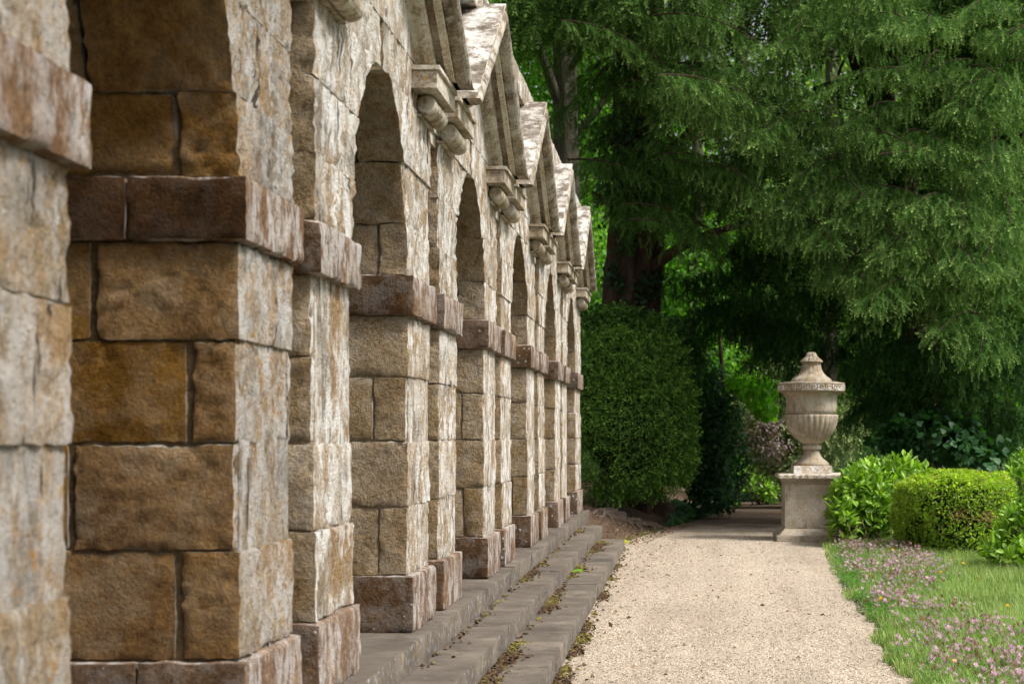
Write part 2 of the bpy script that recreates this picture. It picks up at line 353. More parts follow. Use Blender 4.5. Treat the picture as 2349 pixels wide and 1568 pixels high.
# ------------------------------------------------------------------ rough stone block
def ticks(a, b, step, ring):
    L = b - a; ring = min(ring, L * 0.2); n = max(1, int(round((L - 2 * ring) / step)))
    return np.concatenate([[a], np.linspace(a + ring, b - ring, n + 1), [b]])
def rough_box(name, bounds, mats, parent, step=0.05, amp=0.02, chip=0.02, seed=0, warp=None, bulge=0.0, skip=('-x',), freq=10.0, smats=None):
    x0, x1, y0, y1, z0, z1 = bounds
    T = [ticks(x0, x1, step, 0.018), ticks(y0, y1, step, 0.018), ticks(z0, z1, step, 0.018)]
    n = [len(t) for t in T]
    I = np.stack(np.meshgrid(*[np.arange(k) for k in n], indexing='ij'), -1)
    lo = I == 0; hi = I == (np.array(n) - 1)
    surf = (lo | hi).any(-1)
    idx = -np.ones(n, int); idx[surf] = np.arange(surf.sum())
    P = np.stack(np.meshgrid(*T, indexing='ij'), -1)[surf]
    N = hi[surf].astype(float) - lo[surf].astype(float); cnt = np.abs(N).sum(1); Nn = N / np.linalg.norm(N, axis=1)[:, None]
    c = np.array([(x0+x1)/2, (y0+y1)/2, (z0+z1)/2]); hf = np.array([x1-x0, y1-y0, z1-z0]) / 2
    q = (P - c) / hf
    if bulge:
        N = N.copy(); fx = (1 - q[:, 1]**2) * (1 - q[:, 2]**2); P[:, 0] += bulge * np.sqrt(np.clip(fx, 0, 1)) * (N[:, 0] > 0)
        fy = (1 - np.clip(q[:, 0], -1, 1)**2) * (1 - q[:, 2]**2); P[:, 1] += 0.6 * bulge * np.sqrt(np.clip(fy, 0, 1)) * N[:, 1]
    if warp is not None: P = warp(P)
    d = amp * (0.9 * fbm(P * freq, seed, 4) + 1.1 * fbm(P * freq * 2.7, seed + 5, 3))
    P = P + Nn * d[:, None]
    ed = cnt >= 2
    ch = chip * (0.15 + 1.6 * np.clip(fbm(P * 7.0, seed + 9, 3), 0, 1) + 0.5 * vnoise(P * 30, seed + 3) ** 2)
    P = P - Nn * (ed * ch)[:, None]
    quads = []; mi = []; PV_ = []
    def side(A, name_, flip):
        if name_ in skip: return
        loc = np.arange(A.size).reshape(A.shape) + sum(len(v) for v in PV_); PV_.append(P[A.ravel()]); A = loc
        a = A[:-1, :-1].ravel(); b = A[1:, :-1].ravel(); c_ = A[1:, 1:].ravel(); d_ = A[:-1, 1:].ravel()
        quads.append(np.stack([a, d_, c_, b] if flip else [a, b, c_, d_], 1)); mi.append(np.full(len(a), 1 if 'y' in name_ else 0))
    side(idx[-1], '+x', False); side(idx[0], '-x', True)
    side(idx[:, -1], '+y', True); side(idx[:, 0], '-y', False)
    side(idx[:, :, -1], '+z', False); side(idx[:, :, 0], '-z', True)
    F = np.concatenate(quads); mi = np.concatenate(mi)
    return mk(name, np.concatenate(PV_), F, mats, c, parent, midx=mi)

# ------------------------------------------------------------------ the arcade
X0 = -1.63; FLOOR = 0.45; PW = 0.78; T_ = 3.49
BACK = -2.75
arc = tag(empty('stone_arcade', (X0, 14, 0)), 'long rusticated stone arcade with small pediments along the left of the path', 'arcade')
ZB0, ZB1, ZPL = 2.31, 2.545, 0.785
COURSES = [0.785, 1.184, 1.573, 1.948, 2.31]
UP = [2.545, 2.845, 3.18, 3.575]
RAD = 0.7725; ZS = 2.56; AH = 1.02
piers = []
for k in range(6):
    f1 = 4.14 + T_ * k; f2 = f1 + 2.325
    piers.append((f1 - PW, f1, +1)); piers.append((f2 - PW, f2, -1))
piers[-1] = (piers[-1][0], piers[-1][1] + 0.35, -1)
def arch_edge(z, r=RAD):
    t = np.clip((z - ZS) / AH, 0, 1 - 1e-4); return r * (1 - np.sqrt(np.maximum(1 - t*t, 0)))
sd = 100
for pi, (y0, y1, side) in enumerate(piers):
    near = pi < 2; st = 0.025 if near else (0.038 if pi < 6 else 0.065)
    am = 0.013
    cw = 0.02 if near else 0.013
    core = MB(); core.box(BACK, X0 - 0.014, y0 + cw, y1 - cw, FLOOR - 0.02, 3.62); core.box(X0 - 0.06, X0 - 0.004, y0 + 0.05, y1 - 0.03, FLOOR, 3.58)
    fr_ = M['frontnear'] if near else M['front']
    pr = core.build('pier', [M['mortarnear'] if near else M['mortar'], fr_], (X0, (y0+y1)/2, FLOOR), arc)
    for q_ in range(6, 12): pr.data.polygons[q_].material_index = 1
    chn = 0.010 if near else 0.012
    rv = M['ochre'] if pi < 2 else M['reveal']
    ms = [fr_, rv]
    r_ = random.Random(pi * 31 + 5)
    for ci in range(4):
        sd += 1
        z0, z1 = COURSES[ci], COURSES[ci+1]
        wob = r_.uniform(-0.012, 0.012); g = 0.005
        long_ = (ci + pi) % 2 == (0 if pi != 1 else 1)
        dsplit = r_.uniform(0.45, 0.62) if long_ else r_.uniform(0.13, 0.24)
        if pi == 1: dsplit = [0.21, 0.60, 0.17, 0.52][ci]
        if pi == 3: dsplit = [0.17, 0.60, 0.20, 0.55][ci]
        xs = X0 - dsplit; pr_in = 0.004 if not near else 0.006
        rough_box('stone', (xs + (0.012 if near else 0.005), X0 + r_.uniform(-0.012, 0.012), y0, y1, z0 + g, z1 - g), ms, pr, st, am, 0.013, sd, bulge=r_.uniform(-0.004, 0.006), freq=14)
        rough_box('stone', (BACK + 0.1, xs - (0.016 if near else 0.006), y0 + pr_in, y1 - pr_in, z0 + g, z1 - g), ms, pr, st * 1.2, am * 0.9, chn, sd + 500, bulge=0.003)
    # stones above the band; the arch side follows the curve of the arch
    for ci in range(3):
        sd += 1
        z0, z1 = UP[ci] + 0.001, UP[ci+1] - 0.001
        ext = arch_edge(np.array(z1)) if side > 0 else arch_edge(np.array(z1))
        if side > 0:
            def warp(P, y0=y0, y1=y1):
                P = P.copy(); e = arch_edge(P[:, 2]); t = (P[:, 1] - y0) / (y1 - y0); P[:, 1] = y0 + t * (y1 + e - y0 - 0.05 * (e > 0.5)); return P
        else:
            def warp(P, y0=y0, y1=y1):
                P = P.copy(); e = arch_edge(P[:, 2]); t = (y1 - P[:, 1]) / (y1 - y0); P[:, 1] = y1 - t * (y1 - y0 + e - 0.05 * (e > 0.5)); return P
        ds = r_.uniform(0.3, 0.55) if ci % 2 else r_.uniform(0.16, 0.28)
        rough_box('stone', (X0 - ds, X0 + r_.uniform(-0.01, 0.012), y0, y1, z0, z1), ms, pr, st, am * 1.4, 0.006, sd, warp=warp, freq=14)
        rough_box('stone', (BACK + 0.1, X0 - ds - 0.018, y0 + 0.01, y1 - 0.01, z0, z1), ms, pr, st * 1.5, am * 0.8, 0.022, sd + 500, warp=warp)
    # band course (impost) and plinth
    for nm, za, zb, pj in (('band_stone', ZB0, ZB1, 0.045), ('plinth_stone', FLOOR, ZPL, 0.04)):
        ds = r_.uniform(0.28, 0.42); sd += 1
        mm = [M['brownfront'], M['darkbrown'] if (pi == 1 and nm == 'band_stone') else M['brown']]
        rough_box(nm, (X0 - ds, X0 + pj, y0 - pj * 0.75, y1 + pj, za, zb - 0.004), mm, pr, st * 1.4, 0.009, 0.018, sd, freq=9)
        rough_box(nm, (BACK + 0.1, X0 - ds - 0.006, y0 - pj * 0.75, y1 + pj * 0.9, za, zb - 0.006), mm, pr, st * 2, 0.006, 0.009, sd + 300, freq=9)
# wall above the arches, bay by bay
rows = [3.575, 3.98, 4.42, 4.83]
for k in range(-1, 6):
    c0 = 4.14 + T_ * k + RAD                 # arch centre
    nc = c0 + T_ / 2
    lo = max(c0, 3.3)
    hi = c0 + T_ if k < 5 else piers[-1][1]
    wl = MB(); wl.box(BACK, X0 - 0.10, lo, hi, 3.63, 4.80)
    wp = wl.build('upper_wall', M['mortar'], (X0, nc, 3.6), arc)
    for ri in range(3):
        sp = nc + (0.3 if ri == 1 else -0.25)
        for a, b in ((lo, sp), (sp, hi)):
            if b - a < 0.05: continue
            sd += 1
            xf = X0 + (0.0 if ri == 0 else -0.055)
            rough_box('stone', (X0 - 0.45, xf, a + (0.045 if a == lo else 0.004), b - (0.03 if b == hi else 0.004), rows[ri] + 0.002, rows[ri+1] - 0.002), [M['front'], M['reveal']], wp, 0.05 if k < 3 else 0.08, 0.014, 0.007, sd)
    # lintel over the niche
    if k < 5 and k >= 0:
        rough_box('niche_lintel', (X0 - 0.5, X0 - 0.02, c0 + RAD + PW + 0.0, c0 + RAD + PW + T_ - 2.325 - PW, 3.50, 3.60), [M['cornice'], M['cornice']], wp, 0.05, 0.006, 0.006, sd + 77)
# niche backs: shallow recess behind each pair of piers
nb_ = MB()
for k in range(5):
    a = 4.14 + T_ * k + 2.325; b = 4.14 + T_ * (k + 1) - PW
    nb_.box(BACK + 0.2, X0 - 0.52, a + 0.02, b - 0.02, FLOOR, 3.6)
nb_.build('niche_back', M['reveal'], (X0, 14, FLOOR), arc)
bw = MB(); bw.box(-4.6, -4.3, 0.5, 25.6, 0.0, 4.9)
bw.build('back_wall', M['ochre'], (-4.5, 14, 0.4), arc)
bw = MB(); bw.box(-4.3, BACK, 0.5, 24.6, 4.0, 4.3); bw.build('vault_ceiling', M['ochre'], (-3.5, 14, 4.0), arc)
bw = MB(); bw.box(-4.3, -1.6, 0.5, 24.4, 0.0, 0.445); bw.build('arcade_floor', M['tread'], (-3.5, 14, 0.4), arc)
bw = MB(); bw.box(-4.6, -1.80, 0.5, 25.0, 4.62, 4.95); bw.build('roof_slab', M['mortar'], (-3.5, 14, 4.7), arc)
bw = MB(); bw.box(-4.3, X0 - 0.2, 23.9, 24.35, 0.2, 4.6); bw.build('end_wall', M['reveal'], (-3.5, 24, 0.4), arc)
# coping along the top
cp = empty('coping', (X0, 14, 4.83), arc)
yy = 3.0; r_ = random.Random(3)
while yy < 24.3:
    L = r_.uniform(1.0, 1.35); e = min(yy + L, 24.5)
    rough_box('coping_stone', (-2.1, X0 + 0.06, yy + 0.006, e - 0.006, 4.835, 5.08), [M['front'], M['front']], cp, 0.08, 0.008, 0.01, int(yy * 100))
    yy += L
# capitals
def cyl_y(mb, x, z, r, ya, yb, n=16, prof=None):
    prof = prof or [(0, 1), (1, 1)]
    V = []; m_ = len(prof)
    for t, s in prof:
        for j in range(n):
            a = 2 * math.pi * j / n; V.append((x + r * s * math.cos(a), ya + (yb - ya) * t, z + r * s * math.sin(a)))
    F = [(i*n+j, (i+1)*n+j, (i+1)*n+(j+1) % n, i*n+(j+1) % n) for i in range(m_-1) for j in range(n)]
    F += [tuple(range(n)), tuple((m_-1)*n + j for j in reversed(range(n)))]
    mb.add(V, F)
for pi, (y0, y1, side) in enumerate(piers):
    if pi == 0: pass
    ya, yb = (y0 - 0.14, y1 - 0.17) if side > 0 else (y0 + 0.16, y1 + 0.10)
    cb = MB(); cb.box(X0 - 0.2, X0 + 0.15, ya, yb, 3.675, 3.78); cb.box(X0 - 0.2, X0 + 0.168, ya - 0.015, yb + 0.015, 3.782, 3.81)
    cap = cb.build('capital', M['cornice'], (X0, (ya+yb)/2, 3.69), arc, bevel=0.004)
    bb = MB(); cyl_y(bb, X0 + 0.055, 3.612, 0.062, ya + 0.16, yb - 0.06, 18, [(0, 0.82), (0.02, 1.0), (0.44, 1.0), (0.45, 0.93), (0.49, 0.93), (0.5, 1.03), (0.56, 1.03), (0.57, 0.93), (0.61, 0.93), (0.62, 1.0), (0.97, 1.0), (1, 0.82)])
    bb.build('bolster', M['cornice'], (X0, (ya+yb)/2, 3.62), cap, smooth=False)
    fb = MB(); fb.box(X0 - 0.05, X0 + 0.03, ya + 0.13, yb - 0.08, 3.538, 3.549)
    fb.build('neck_fillet', M['cornice'], (X0, (ya+yb)/2, 3.53), cap)
# pediments
def arcpts(cx, cz, r, a0, a1, n):
    return [(cx + r * math.cos(math.radians(a0 + (a1-a0)*i/(n-1))), cz + r * math.sin(math.radians(a0 + (a1-a0)*i/(n-1)))) for i in range(n)]
PROF = [(-0.10, -0.002), (0.268, -0.002), (0.270, -0.022), (0.255, -0.030)] + arcpts(0.195, -0.112, 0.088, 50, -105, 9) + [(0.166, -0.205), (0.192, -0.214), (0.192, -0.238), (0.168, -0.240), (0.166, -0.254), (0.150, -0.254), (0.146, -0.195), (0.098, -0.195)] + arcpts(0.045, -0.275, 0.062, 40, -105, 7) + [(0.0, -0.36), (-0.10, -0.36)]
PMAT = [1, 0, 0] + [2] * 10 + [3, 3, 3, 3, 3] + [0] * 20
def sweep(prof, ya, za, yb, zb, seg, seed, n_amp=0.006):
    m_ = len(prof); V = []
    for i in range(seg + 1):
        t = i / seg
        for o_, v_ in prof: V.append((X0 + o_, ya + (yb-ya)*t, za + (zb-za)*t + v_))
    V = np.array(V); V[:, 2] = np.maximum(V[:, 2], 3.815); V[:, 0] += n_amp * fbm(V * 6, seed, 3); V[:, 2] += n_amp * fbm(V * 6, seed + 3, 3) * (V[:, 2] > 3.83)
    F = [(i*m_+j, (i+1)*m_+j, (i+1)*m_+(j+1) % m_, i*m_+(j+1) % m_) for i in range(seg) for j in range(m_)]
    if (yb - ya) < 0: F = [f[::-1] for f in F]
    return V, F, m_
HS, ZT, ZA = 1.63, 3.86, 4.885
for k in range(6):
    c = 4.14 + T_ * k + RAD
    hs_ = HS
    tm = MB(); tm.add([(X0 - 0.12, c - hs_ + 0.3, 3.84), (X0 - 0.12, c + hs_ - 0.3, 3.84), (X0 - 0.12, c, 4.80),
                       (X0 + 0.004, c - hs_ + 0.3, 3.84), (X0 + 0.004, c + hs_ - 0.3, 3.84), (X0 + 0.004, c, 4.80)], [(3, 4, 5), (0, 3, 5, 2), (1, 2, 5, 4), (0, 1, 4, 3)])
    pd = tm.build('pediment', M['front'], (X0, c, 3.84), arc)
    for s in (-1, 1):
        V, F, m_ = sweep(PROF, c + s * hs_, ZT, c + s * 0.003, ZA, 30, k * 9 + s, 0.006)
        caps = [tuple(range(m_)), tuple(30*m_ + j for j in reversed(range(m_)))]
        F4 = np.array(F); mi = np.zeros(len(F4) + 2, int)
        mi[:len(F4)] = np.array(PMAT[:m_])[np.arange(len(F4)) % m_]
        mk('raking_cornice', V, [F4, np.array(caps)], [M['cornice'], M['rooftop'], M['roll'], M['fillet']], (X0, c + s * hs_ / 2, 4.3), pd, midx=mi, smooth=False)
# three steps of long slabs
STEPS = [(-1.50, 0.30, 0.45, 24.35, 'top'), (-1.215, 0.15, 0.30, 22.9, 'middle'), (-0.863, -0.02, 0.15, 22.1, 'bottom')]
for i, (xf, z0, z1, yend, nm) in enumerate(STEPS):
    s_ = empty('step', (xf, 12, z0), arc); s_['label'] = {'top': 'top stone step, against the pier plinths', 'middle': 'middle stone step', 'bottom': 'lowest stone step, beside the gravel'}[nm]
    r_ = random.Random(40 + i); yy = 1.5 - r_.random()
    xb = -1.95 if i == 0 else (STEPS[i-1][0] - 0.05)
    while yy < yend - 0.05:
        L = r_.uniform(1.3, 2.6); e = min(yy + L, yend)
        if yend - e < 0.5: e = yend
        dz = r_.uniform(-0.006, 0.004); dx = r_.uniform(-0.004, 0.004)
        st = 0.11 if yy > 13 else 0.07
        ob = rough_box('step_slab', (xb, xf + dx, yy + 0.003, e - 0.003, z0 - 0.02, z1 + dz), [M['tread'], M['riser']], s_, st, 0.003, 0.009, int(yy * 50) + i, freq=5, skip=('-x', '-z'))
        me = ob.data; nrm = np.zeros(len(me.polygons) * 3, np.float32); me.polygons.foreach_get('normal', nrm); nrm = nrm.reshape(-1, 3)
        me.polygons.foreach_set('material_index', np.where(nrm[:, 2] > 0.6, 0, 1).astype(np.int32))
        yy = e

# ------------------------------------------------------------------ pedestal and urn
PS = 0.00217 * 1.02; UX = 1.945; UY = 24.12
def pz(y): return 1.6 - (y - 740.0) * PS
ped = tag(empty('stone_pedestal', (UX, UY, 0)), 'square stone pedestal with moulded cap, beside the laurel at the end of the path', 'pedestal')
def frustum(mb, h0, z0, h1, z1):
    V = [(UX + sx*h0, UY + sy*h0, z0) for sx, sy in ((-1,-1),(1,-1),(1,1),(-1,1))] + [(UX + sx*h1, UY + sy*h1, z1) for sx, sy in ((-1,-1),(1,-1),(1,1),(-1,1))]
    mb.add(V, [(0,3,2,1),(4,5,6,7),(0,1,5,4),(1,2,6,5),(2,3,7,6),(3,0,4,7)])
zc = pz(1000); 
mb = MB(); frustum(mb, 0.535, zc - 0.062, 0.54, zc - 0.012); frustum(mb, 0.53, zc - 0.011, 0.515, zc + 0.004)
mb.build('cap_slab', M['lichenurn'], (UX, UY, zc), ped, bevel=0.006)
mb = MB(); frustum(mb, 0.47, zc - 0.10, 0.51, zc - 0.064); frustum(mb, 0.45, zc - 0.14, 0.46, zc - 0.102)
mb.build('cap_moulding', M['urn'], (UX, UY, zc), ped, bevel=0.004)
zd0 = pz(1372)
rough_box('die', (UX - 0.435, UX + 0.435, UY - 0.435, UY + 0.435, zd0, zc - 0.142), [M['urn'], M['urn']], ped, 0.06, 0.004, 0.006, 7, skip=())
mb = MB(); frustum(mb, 0.53, zd0 - 0.10, 0.445, zd0 - 0.002)
mb.build('base_moulding', M['urn'], (UX, UY, zd0), ped, bevel=0.006)
rough_box('base_block', (UX - 0.565, UX + 0.565, UY - 0.565, UY + 0.565, -0.05, zd0 - 0.102), [M['urn'], M['urn']], ped, 0.08, 0.004, 0.008, 8, skip=())

zu = zc + 0.004
urn = tag(empty('garden_urn', (UX, UY, zu)), 'large lidded stone urn with Greek key rim, on the pedestal', 'urn')
def uz(y): return zu + (982 - y) * PS
def lathe(prof, n=72, mod=None):
    V = []; m_ = len(prof)
    for i, (r, z) in enumerate(prof):
        for j in range(n):
            a = 2 * math.pi * j / n; rr = r * (mod(i, a, r, z) if mod else 1)
            V.append((UX + rr * math.cos(a), UY + rr * math.sin(a), z))
    F = [(i*n+j, i*n+(j+1) % n, (i+1)*n+(j+1) % n, (i+1)*n+j) for i in range(m_-1) for j in range(n)]
    return np.array(V), [np.array(F), np.array([tuple(reversed(range(n))), tuple((m_-1)*n + j for j in range(n))])]
def up(lst): return [(r * PS, uz(y)) for r, y in lst]
mb = MB(); frustum(mb, 133 * PS, zu, 131 * PS, uz(928)); mb.build('square_foot', M['lichenurn'], (UX, UY, zu), urn, bevel=0.006)
V, F = lathe(up([(124, 927.5), (124, 918), (116, 905), (100, 893), (82, 880), (68, 862), (56, 840), (51, 826), (52, 820)]), 48)
mk('stem', V, F, M['urn'], (UX, UY, uz(880)), urn)
V, F = lathe(up([(52, 819.5), (63, 816), (67, 806), (68, 798), (66, 788), (58, 781)]), 48); mk('stem_ring', V, F, M['urn'], (UX, UY, uz(800)), urn)
def gad(i, a, r, z):
    return 1 + 0.05 * (abs(math.sin(a * 14)) ** 0.6 - 0.5)
V, F = lathe(up([(58, 780.5), (76, 768), (96, 752), (122, 730), (144, 703), (160, 675), (171, 648), (178, 618), (181, 595), (182, 580), (178, 575), (172, 574)]), 168, gad)
mk('fluted_bowl', V, F, M['urn'], (UX, UY, uz(680)), urn)
V, F = lathe(up([(172, 573), (174, 540), (176, 500), (177, 470), (178, 455), (183, 443), (194, 432), (210, 424), (214, 418)]), 72)
mk('body', V, F, M['urn'], (UX, UY, uz(500)), urn)
V, F = lathe(up([(214, 417.5), (226, 416), (232, 412), (226, 408), (226, 368), (232, 364), (232, 357), (225, 353), (190, 352)]), 96)
rim = mk('rim', V, F, M['urn'], (UX, UY, uz(390)), urn)
# Greek key frieze: raised strips on the rim
kb = MB(); NK = 26; rr = 226 * PS
zlo, zhi = uz(407), uz(369)
def kstrip(u0, u1, v0, v1, base):
    a0 = base + u0 * (2 * math.pi / NK); a1 = base + u1 * (2 * math.pi / NK)
    za = zlo + (zhi - zlo) * v0; zb = zlo + (zhi - zlo) * v1; V = []
    for r in (rr - 0.002, rr + 0.016):
        for a, z in ((a0, za), (a1, za), (a1, zb), (a0, zb)): V.append((UX + r*math.cos(a), UY + r*math.sin(a), z))
    kb.add(V, [(4,5,6,7),(0,1,5,4),(1,2,6,5),(2,3,7,6),(3,0,4,7)])
for i in range(NK):
    b = i * 2 * math.pi / NK
    kstrip(0.0, 0.13, 0.0, 1.0, b); kstrip(0.13, 0.80, 0.84, 1.0, b); kstrip(0.67, 0.80, 0.30, 0.835, b)
    kstrip(0.32, 0.665, 0.30, 0.46, b); kstrip(0.32, 0.45, 0.465, 0.66, b); kstrip(0.13, 1.0, 0.0, 0.15, b)
kb.build('greek_key_frieze', M['lichenurn'], (UX, UY, uz(390)), rim)
def lobes(i, a, r, z): return 1 + 0.04 * abs(math.sin(a * 8))
V, F = lathe(up([(185, 351.5), (183, 347), (140, 346), (138, 341), (134, 330), (124, 320), (104, 308), (88, 292), (76, 275), (68, 255), (64, 235), (62, 222), (66, 214), (70, 212)]), 96, lobes)
lid = mk('lid', V, F, M['urn'], (UX, UY, uz(300)), urn)
V, F = lathe(up([(70, 211.5), (78, 210), (80, 204), (74, 196)]), 60); mk('lid_ring', V, F, M['urn'], (UX, UY, uz(204)), lid)
def fl(i, a, r, z): return 1 + 0.22 * (abs(math.sin(a * 6)) - 0.5)
V, F = lathe(up([(66, 195.5), (58, 186), (44, 176), (36, 165), (31, 152), (27, 143), (12, 139)]), 84, fl); mk('finial', V, F, M['urn'], (UX, UY, uz(170)), lid)

# ------------------------------------------------------------------ foliage machinery
def norm(v): return v / (np.linalg.norm(v, axis=-1, keepdims=True) + 1e-9)
def frames(d, up):
    x = norm(d); y = norm(np.cross(up, x)); z = np.cross(x, y); return np.stack([x, y, z], -1)
def stamp_mesh(TV, TF, pos, R, scl, col, tipw=None, tipcol=None):
    N = len(pos); nv = len(TV)
    V = np.einsum('nij,vj->nvi', R, TV) * scl[:, None, None] + pos[:, None, :]
    F = (TF[None] + (np.arange(N) * nv)[:, None, None]).reshape(-1, TF.shape[1])
    c = np.repeat(col[:, None, :], nv, 1)
    if tipw is not None:
        tc = tipcol[:, None, :]; tw = tipw[None, :, None]; c = c * (1 - tw) + tc * tw
    return V.reshape(-1, 3), F, c.reshape(-1, 3)
def foliage(name, parts, mat, origin, parent, kind='stuff', smooth=False):
    Vs, Fs, Cs = [], [], []; n = 0
    for V, F, c in parts:
        Vs.append(V); Fs.append(F + n); Cs.append(c); n += len(V)
    o = mk(name, np.concatenate(Vs), np.concatenate(Fs), mat, origin, parent, col=np.concatenate(Cs), smooth=smooth)
    if kind: o['kind'] = kind
    return o
def sprig_tpl(pairs, nl, nw, droop=0.25, ang=55, up=0.12):
    V = []; F = []; tw = []
    for i in range(pairs):
        t = (i + 0.3) / pairs; x = t; z = -droop * t * t; L = nl * (1 - 0.45 * t)
        for s in (-1, 1):
            a = math.radians(ang - 20 * t); dx, dy = math.cos(a) * L, s * math.sin(a) * L
            b = len(V)
            V += [(x - nw, 0, z), (x + nw, 0, z - droop * nw), (x + dx, dy, z + up * L * (1 if i % 2 else -0.6))]
            F.append((b, b+1, b+2)); tw += [t * t, t * t, min(1, t * t + 0.12)]
    b = len(V); z = -droop
    V += [(0.93, -nw, z * 0.87), (0.93, nw, z * 0.87), (1.05, 0, z)]; F.append((b, b+1, b+2)); tw += [1, 1, 1]
    return np.array(V, float), np.array(F), np.array(tw)
SPR = sprig_tpl(5, 0.31, 0.055)
SPR_D = sprig_tpl(2, 0.5, 0.16)
SPR_S = sprig_tpl(4, 0.34, 0.07, 0.15)
def leaf_tpl(wid, curl=0.12, fold=0.12, rows=2):
    ts = np.linspace(0, 1, rows + 2); V = [(0, 0, 0)]; F = []
    for t in ts[1:-1]:
        ww = wid * math.sin(math.pi * t ** 0.8); z = -curl * t * t
        V += [(t, -ww, z + fold * ww), (t, 0, z), (t, ww, z + fold * ww)]
    V.append((1, 0, -curl)); last = len(V) - 1
    F += [(0, 2, 1), (0, 3, 2)]
    for r in range(rows - 1):
        a = 1 + 3 * r; F += [(a, a+1, a+4), (a, a+4, a+3), (a+1, a+2, a+5), (a+1, a+5, a+4)]
    a = 1 + 3 * (rows - 1); F += [(a, a+1, last), (a+1, a+2, last)]
    return np.array(V, float), np.array(F)
LEAF1 = leaf_tpl(0.36, 0.15, 0.25, 1); LEAF2 = leaf_tpl(0.24, 0.2, 0.3, 2); LAUREL = leaf_tpl(0.2, 0.16, 0.35, 3); HEART = leaf_tpl(0.42, 0.2, 0.15, 2)
def rcol(n, a, b, jit=0.15):
    t = rng.random((n, 1)); c = np.array(a) * (1 - t) + np.array(b) * t
    return c * (1 + jit * (rng.random((n, 1)) * 2 - 1))
DK, LT, TIP = (0.017, 0.047, 0.010), (0.088, 0.185, 0.038), (0.44, 0.62, 0.19)

def bough(base, tip, width=0.75, nodes=13, tipamt=0.5, dens=1.0):
    """a drooping fan of yew sprays: returns sprig positions, directions, sizes, tip weights"""
    mid = (base + tip) / 2 + np.array([0, 0, 0.22 * np.linalg.norm(tip - base)])
    s = np.linspace(0.12, 1.0, nodes)[:, None]
    cur = (1 - s)**2 * base + 2 * s * (1 - s) * mid + s * s * tip
    tan = norm(2 * (1 - s) * (mid - base) + 2 * s * (tip - mid))
    side = norm(np.cross(tan, np.array([0, 0, 1.0])))
    P, D, L, Wt = [], [], [], []
    for i in range(nodes):
        f = s[i, 0]; bl = width * (0.35 + 0.9 * math.sin(math.pi * min(1, f * 0.85 + 0.1))) * 0.75
        for sg in (-1, 1):
            d0 = norm(tan[i] * 0.75 + sg * side[i] * 0.9 + np.array([0, 0, -0.1]) + rng.normal(0, 0.18, 3))
            k = max(2, int(bl / 0.072 * dens)); u = (np.arange(k) + rng.random(k) * 0.6) / k
            p = cur[i] + d0 * (u * bl)[:, None] + np.array([0, 0, -1.0]) * (0.45 * bl * u * u)[:, None]
            dd = norm(d0 * 0.55 + np.stack([rng.normal(0, 0.38, k), rng.normal(0, 0.38, k), -0.35 - 0.6 * u + rng.normal(0, 0.25, k)], 1))
            P.append(p); D.append(dd); L.append(rng.uniform(0.13, 0.20, k)); Wt.append(np.clip(u * u * tipamt * 0.9 + rng.normal(0, 0.15, k), 0, 1))
            k = 4; e = p[-1] + rng.normal(0, 0.05, (k, 3)); P.append(e); D.append(norm(d0 * 0.7 + rng.normal(0, 0.5, (k, 3)) + np.array([0, 0, 0.25]))); L.append(rng.uniform(0.07, 0.12, k)); Wt.append(np.clip(tipamt * rng.uniform(0.5, 1.5, k), 0, 1))
        if f > 0.3:                                        # hanging strands
            for _ in range(2 if rng.random() < 0.5 * dens else 1):
                st = cur[i] + side[i] * rng.uniform(-0.7, 0.7) * bl + np.array([0, 0, -0.05])
                k = rng.integers(3, 9); off = np.arange(k)[:, None] * np.array([0, 0, -0.085])
                P.append(st + off + rng.normal(0, 0.02, (k, 3))); D.append(norm(np.stack([rng.normal(0, 0.22, k), rng.normal(0, 0.22, k), -np.ones(k)], 1)))
                L.append(rng.uniform(0.10, 0.16, k)); Wt.append(np.clip(np.linspace(0, tipamt, k) * 0.8, 0, 1))
    k = 5; P.append(np.tile(tip, (k, 1)) + rng.normal(0, 0.06, (k, 3))); D.append(norm(tan[-1] + rng.normal(0, 0.45, (k, 3)))); L.append(np.full(k, 0.2)); Wt.append(np.ones(k) * tipamt)
    return np.concatenate(P), np.concatenate(D), np.concatenate(L), np.concatenate(Wt), cur, tipamt == 0
def yew_sprays(blist, tpl=SPR, dk=DK, lt=LT, tip=TIP):
    P = np.concatenate([b[0] for b in blist]); D = np.concatenate([b[1] for b in blist]); L = np.concatenate([b[2] for b in blist]); Wt = np.concatenate([b[3] for b in blist])
    upv = norm(np.tile(np.array([0.0, -0.5, 0.8]), (len(P), 1)) + rng.normal(0, 0.5, (len(P), 3)))
    R = frames(D, upv); col = rcol(len(P), dk, lt); t = rcol(len(P), tip, tuple(v * 0.7 for v in tip))
    tc = col * (1 - Wt[:, None]) + t * Wt[:, None]
    return stamp_mesh(tpl[0], tpl[1], P, R, L, col, tpl[2], tc)
def twigs(blist, name, mat, origin, parent, r=0.022):
    mb = MB()
    for b in blist:
        cur = b[4]; V, F = tube(cur, np.linspace(r, r * 0.25, len(cur)), 4); mb.add(V, F)
    return mb.build(name, mat, origin, parent, smooth=True)

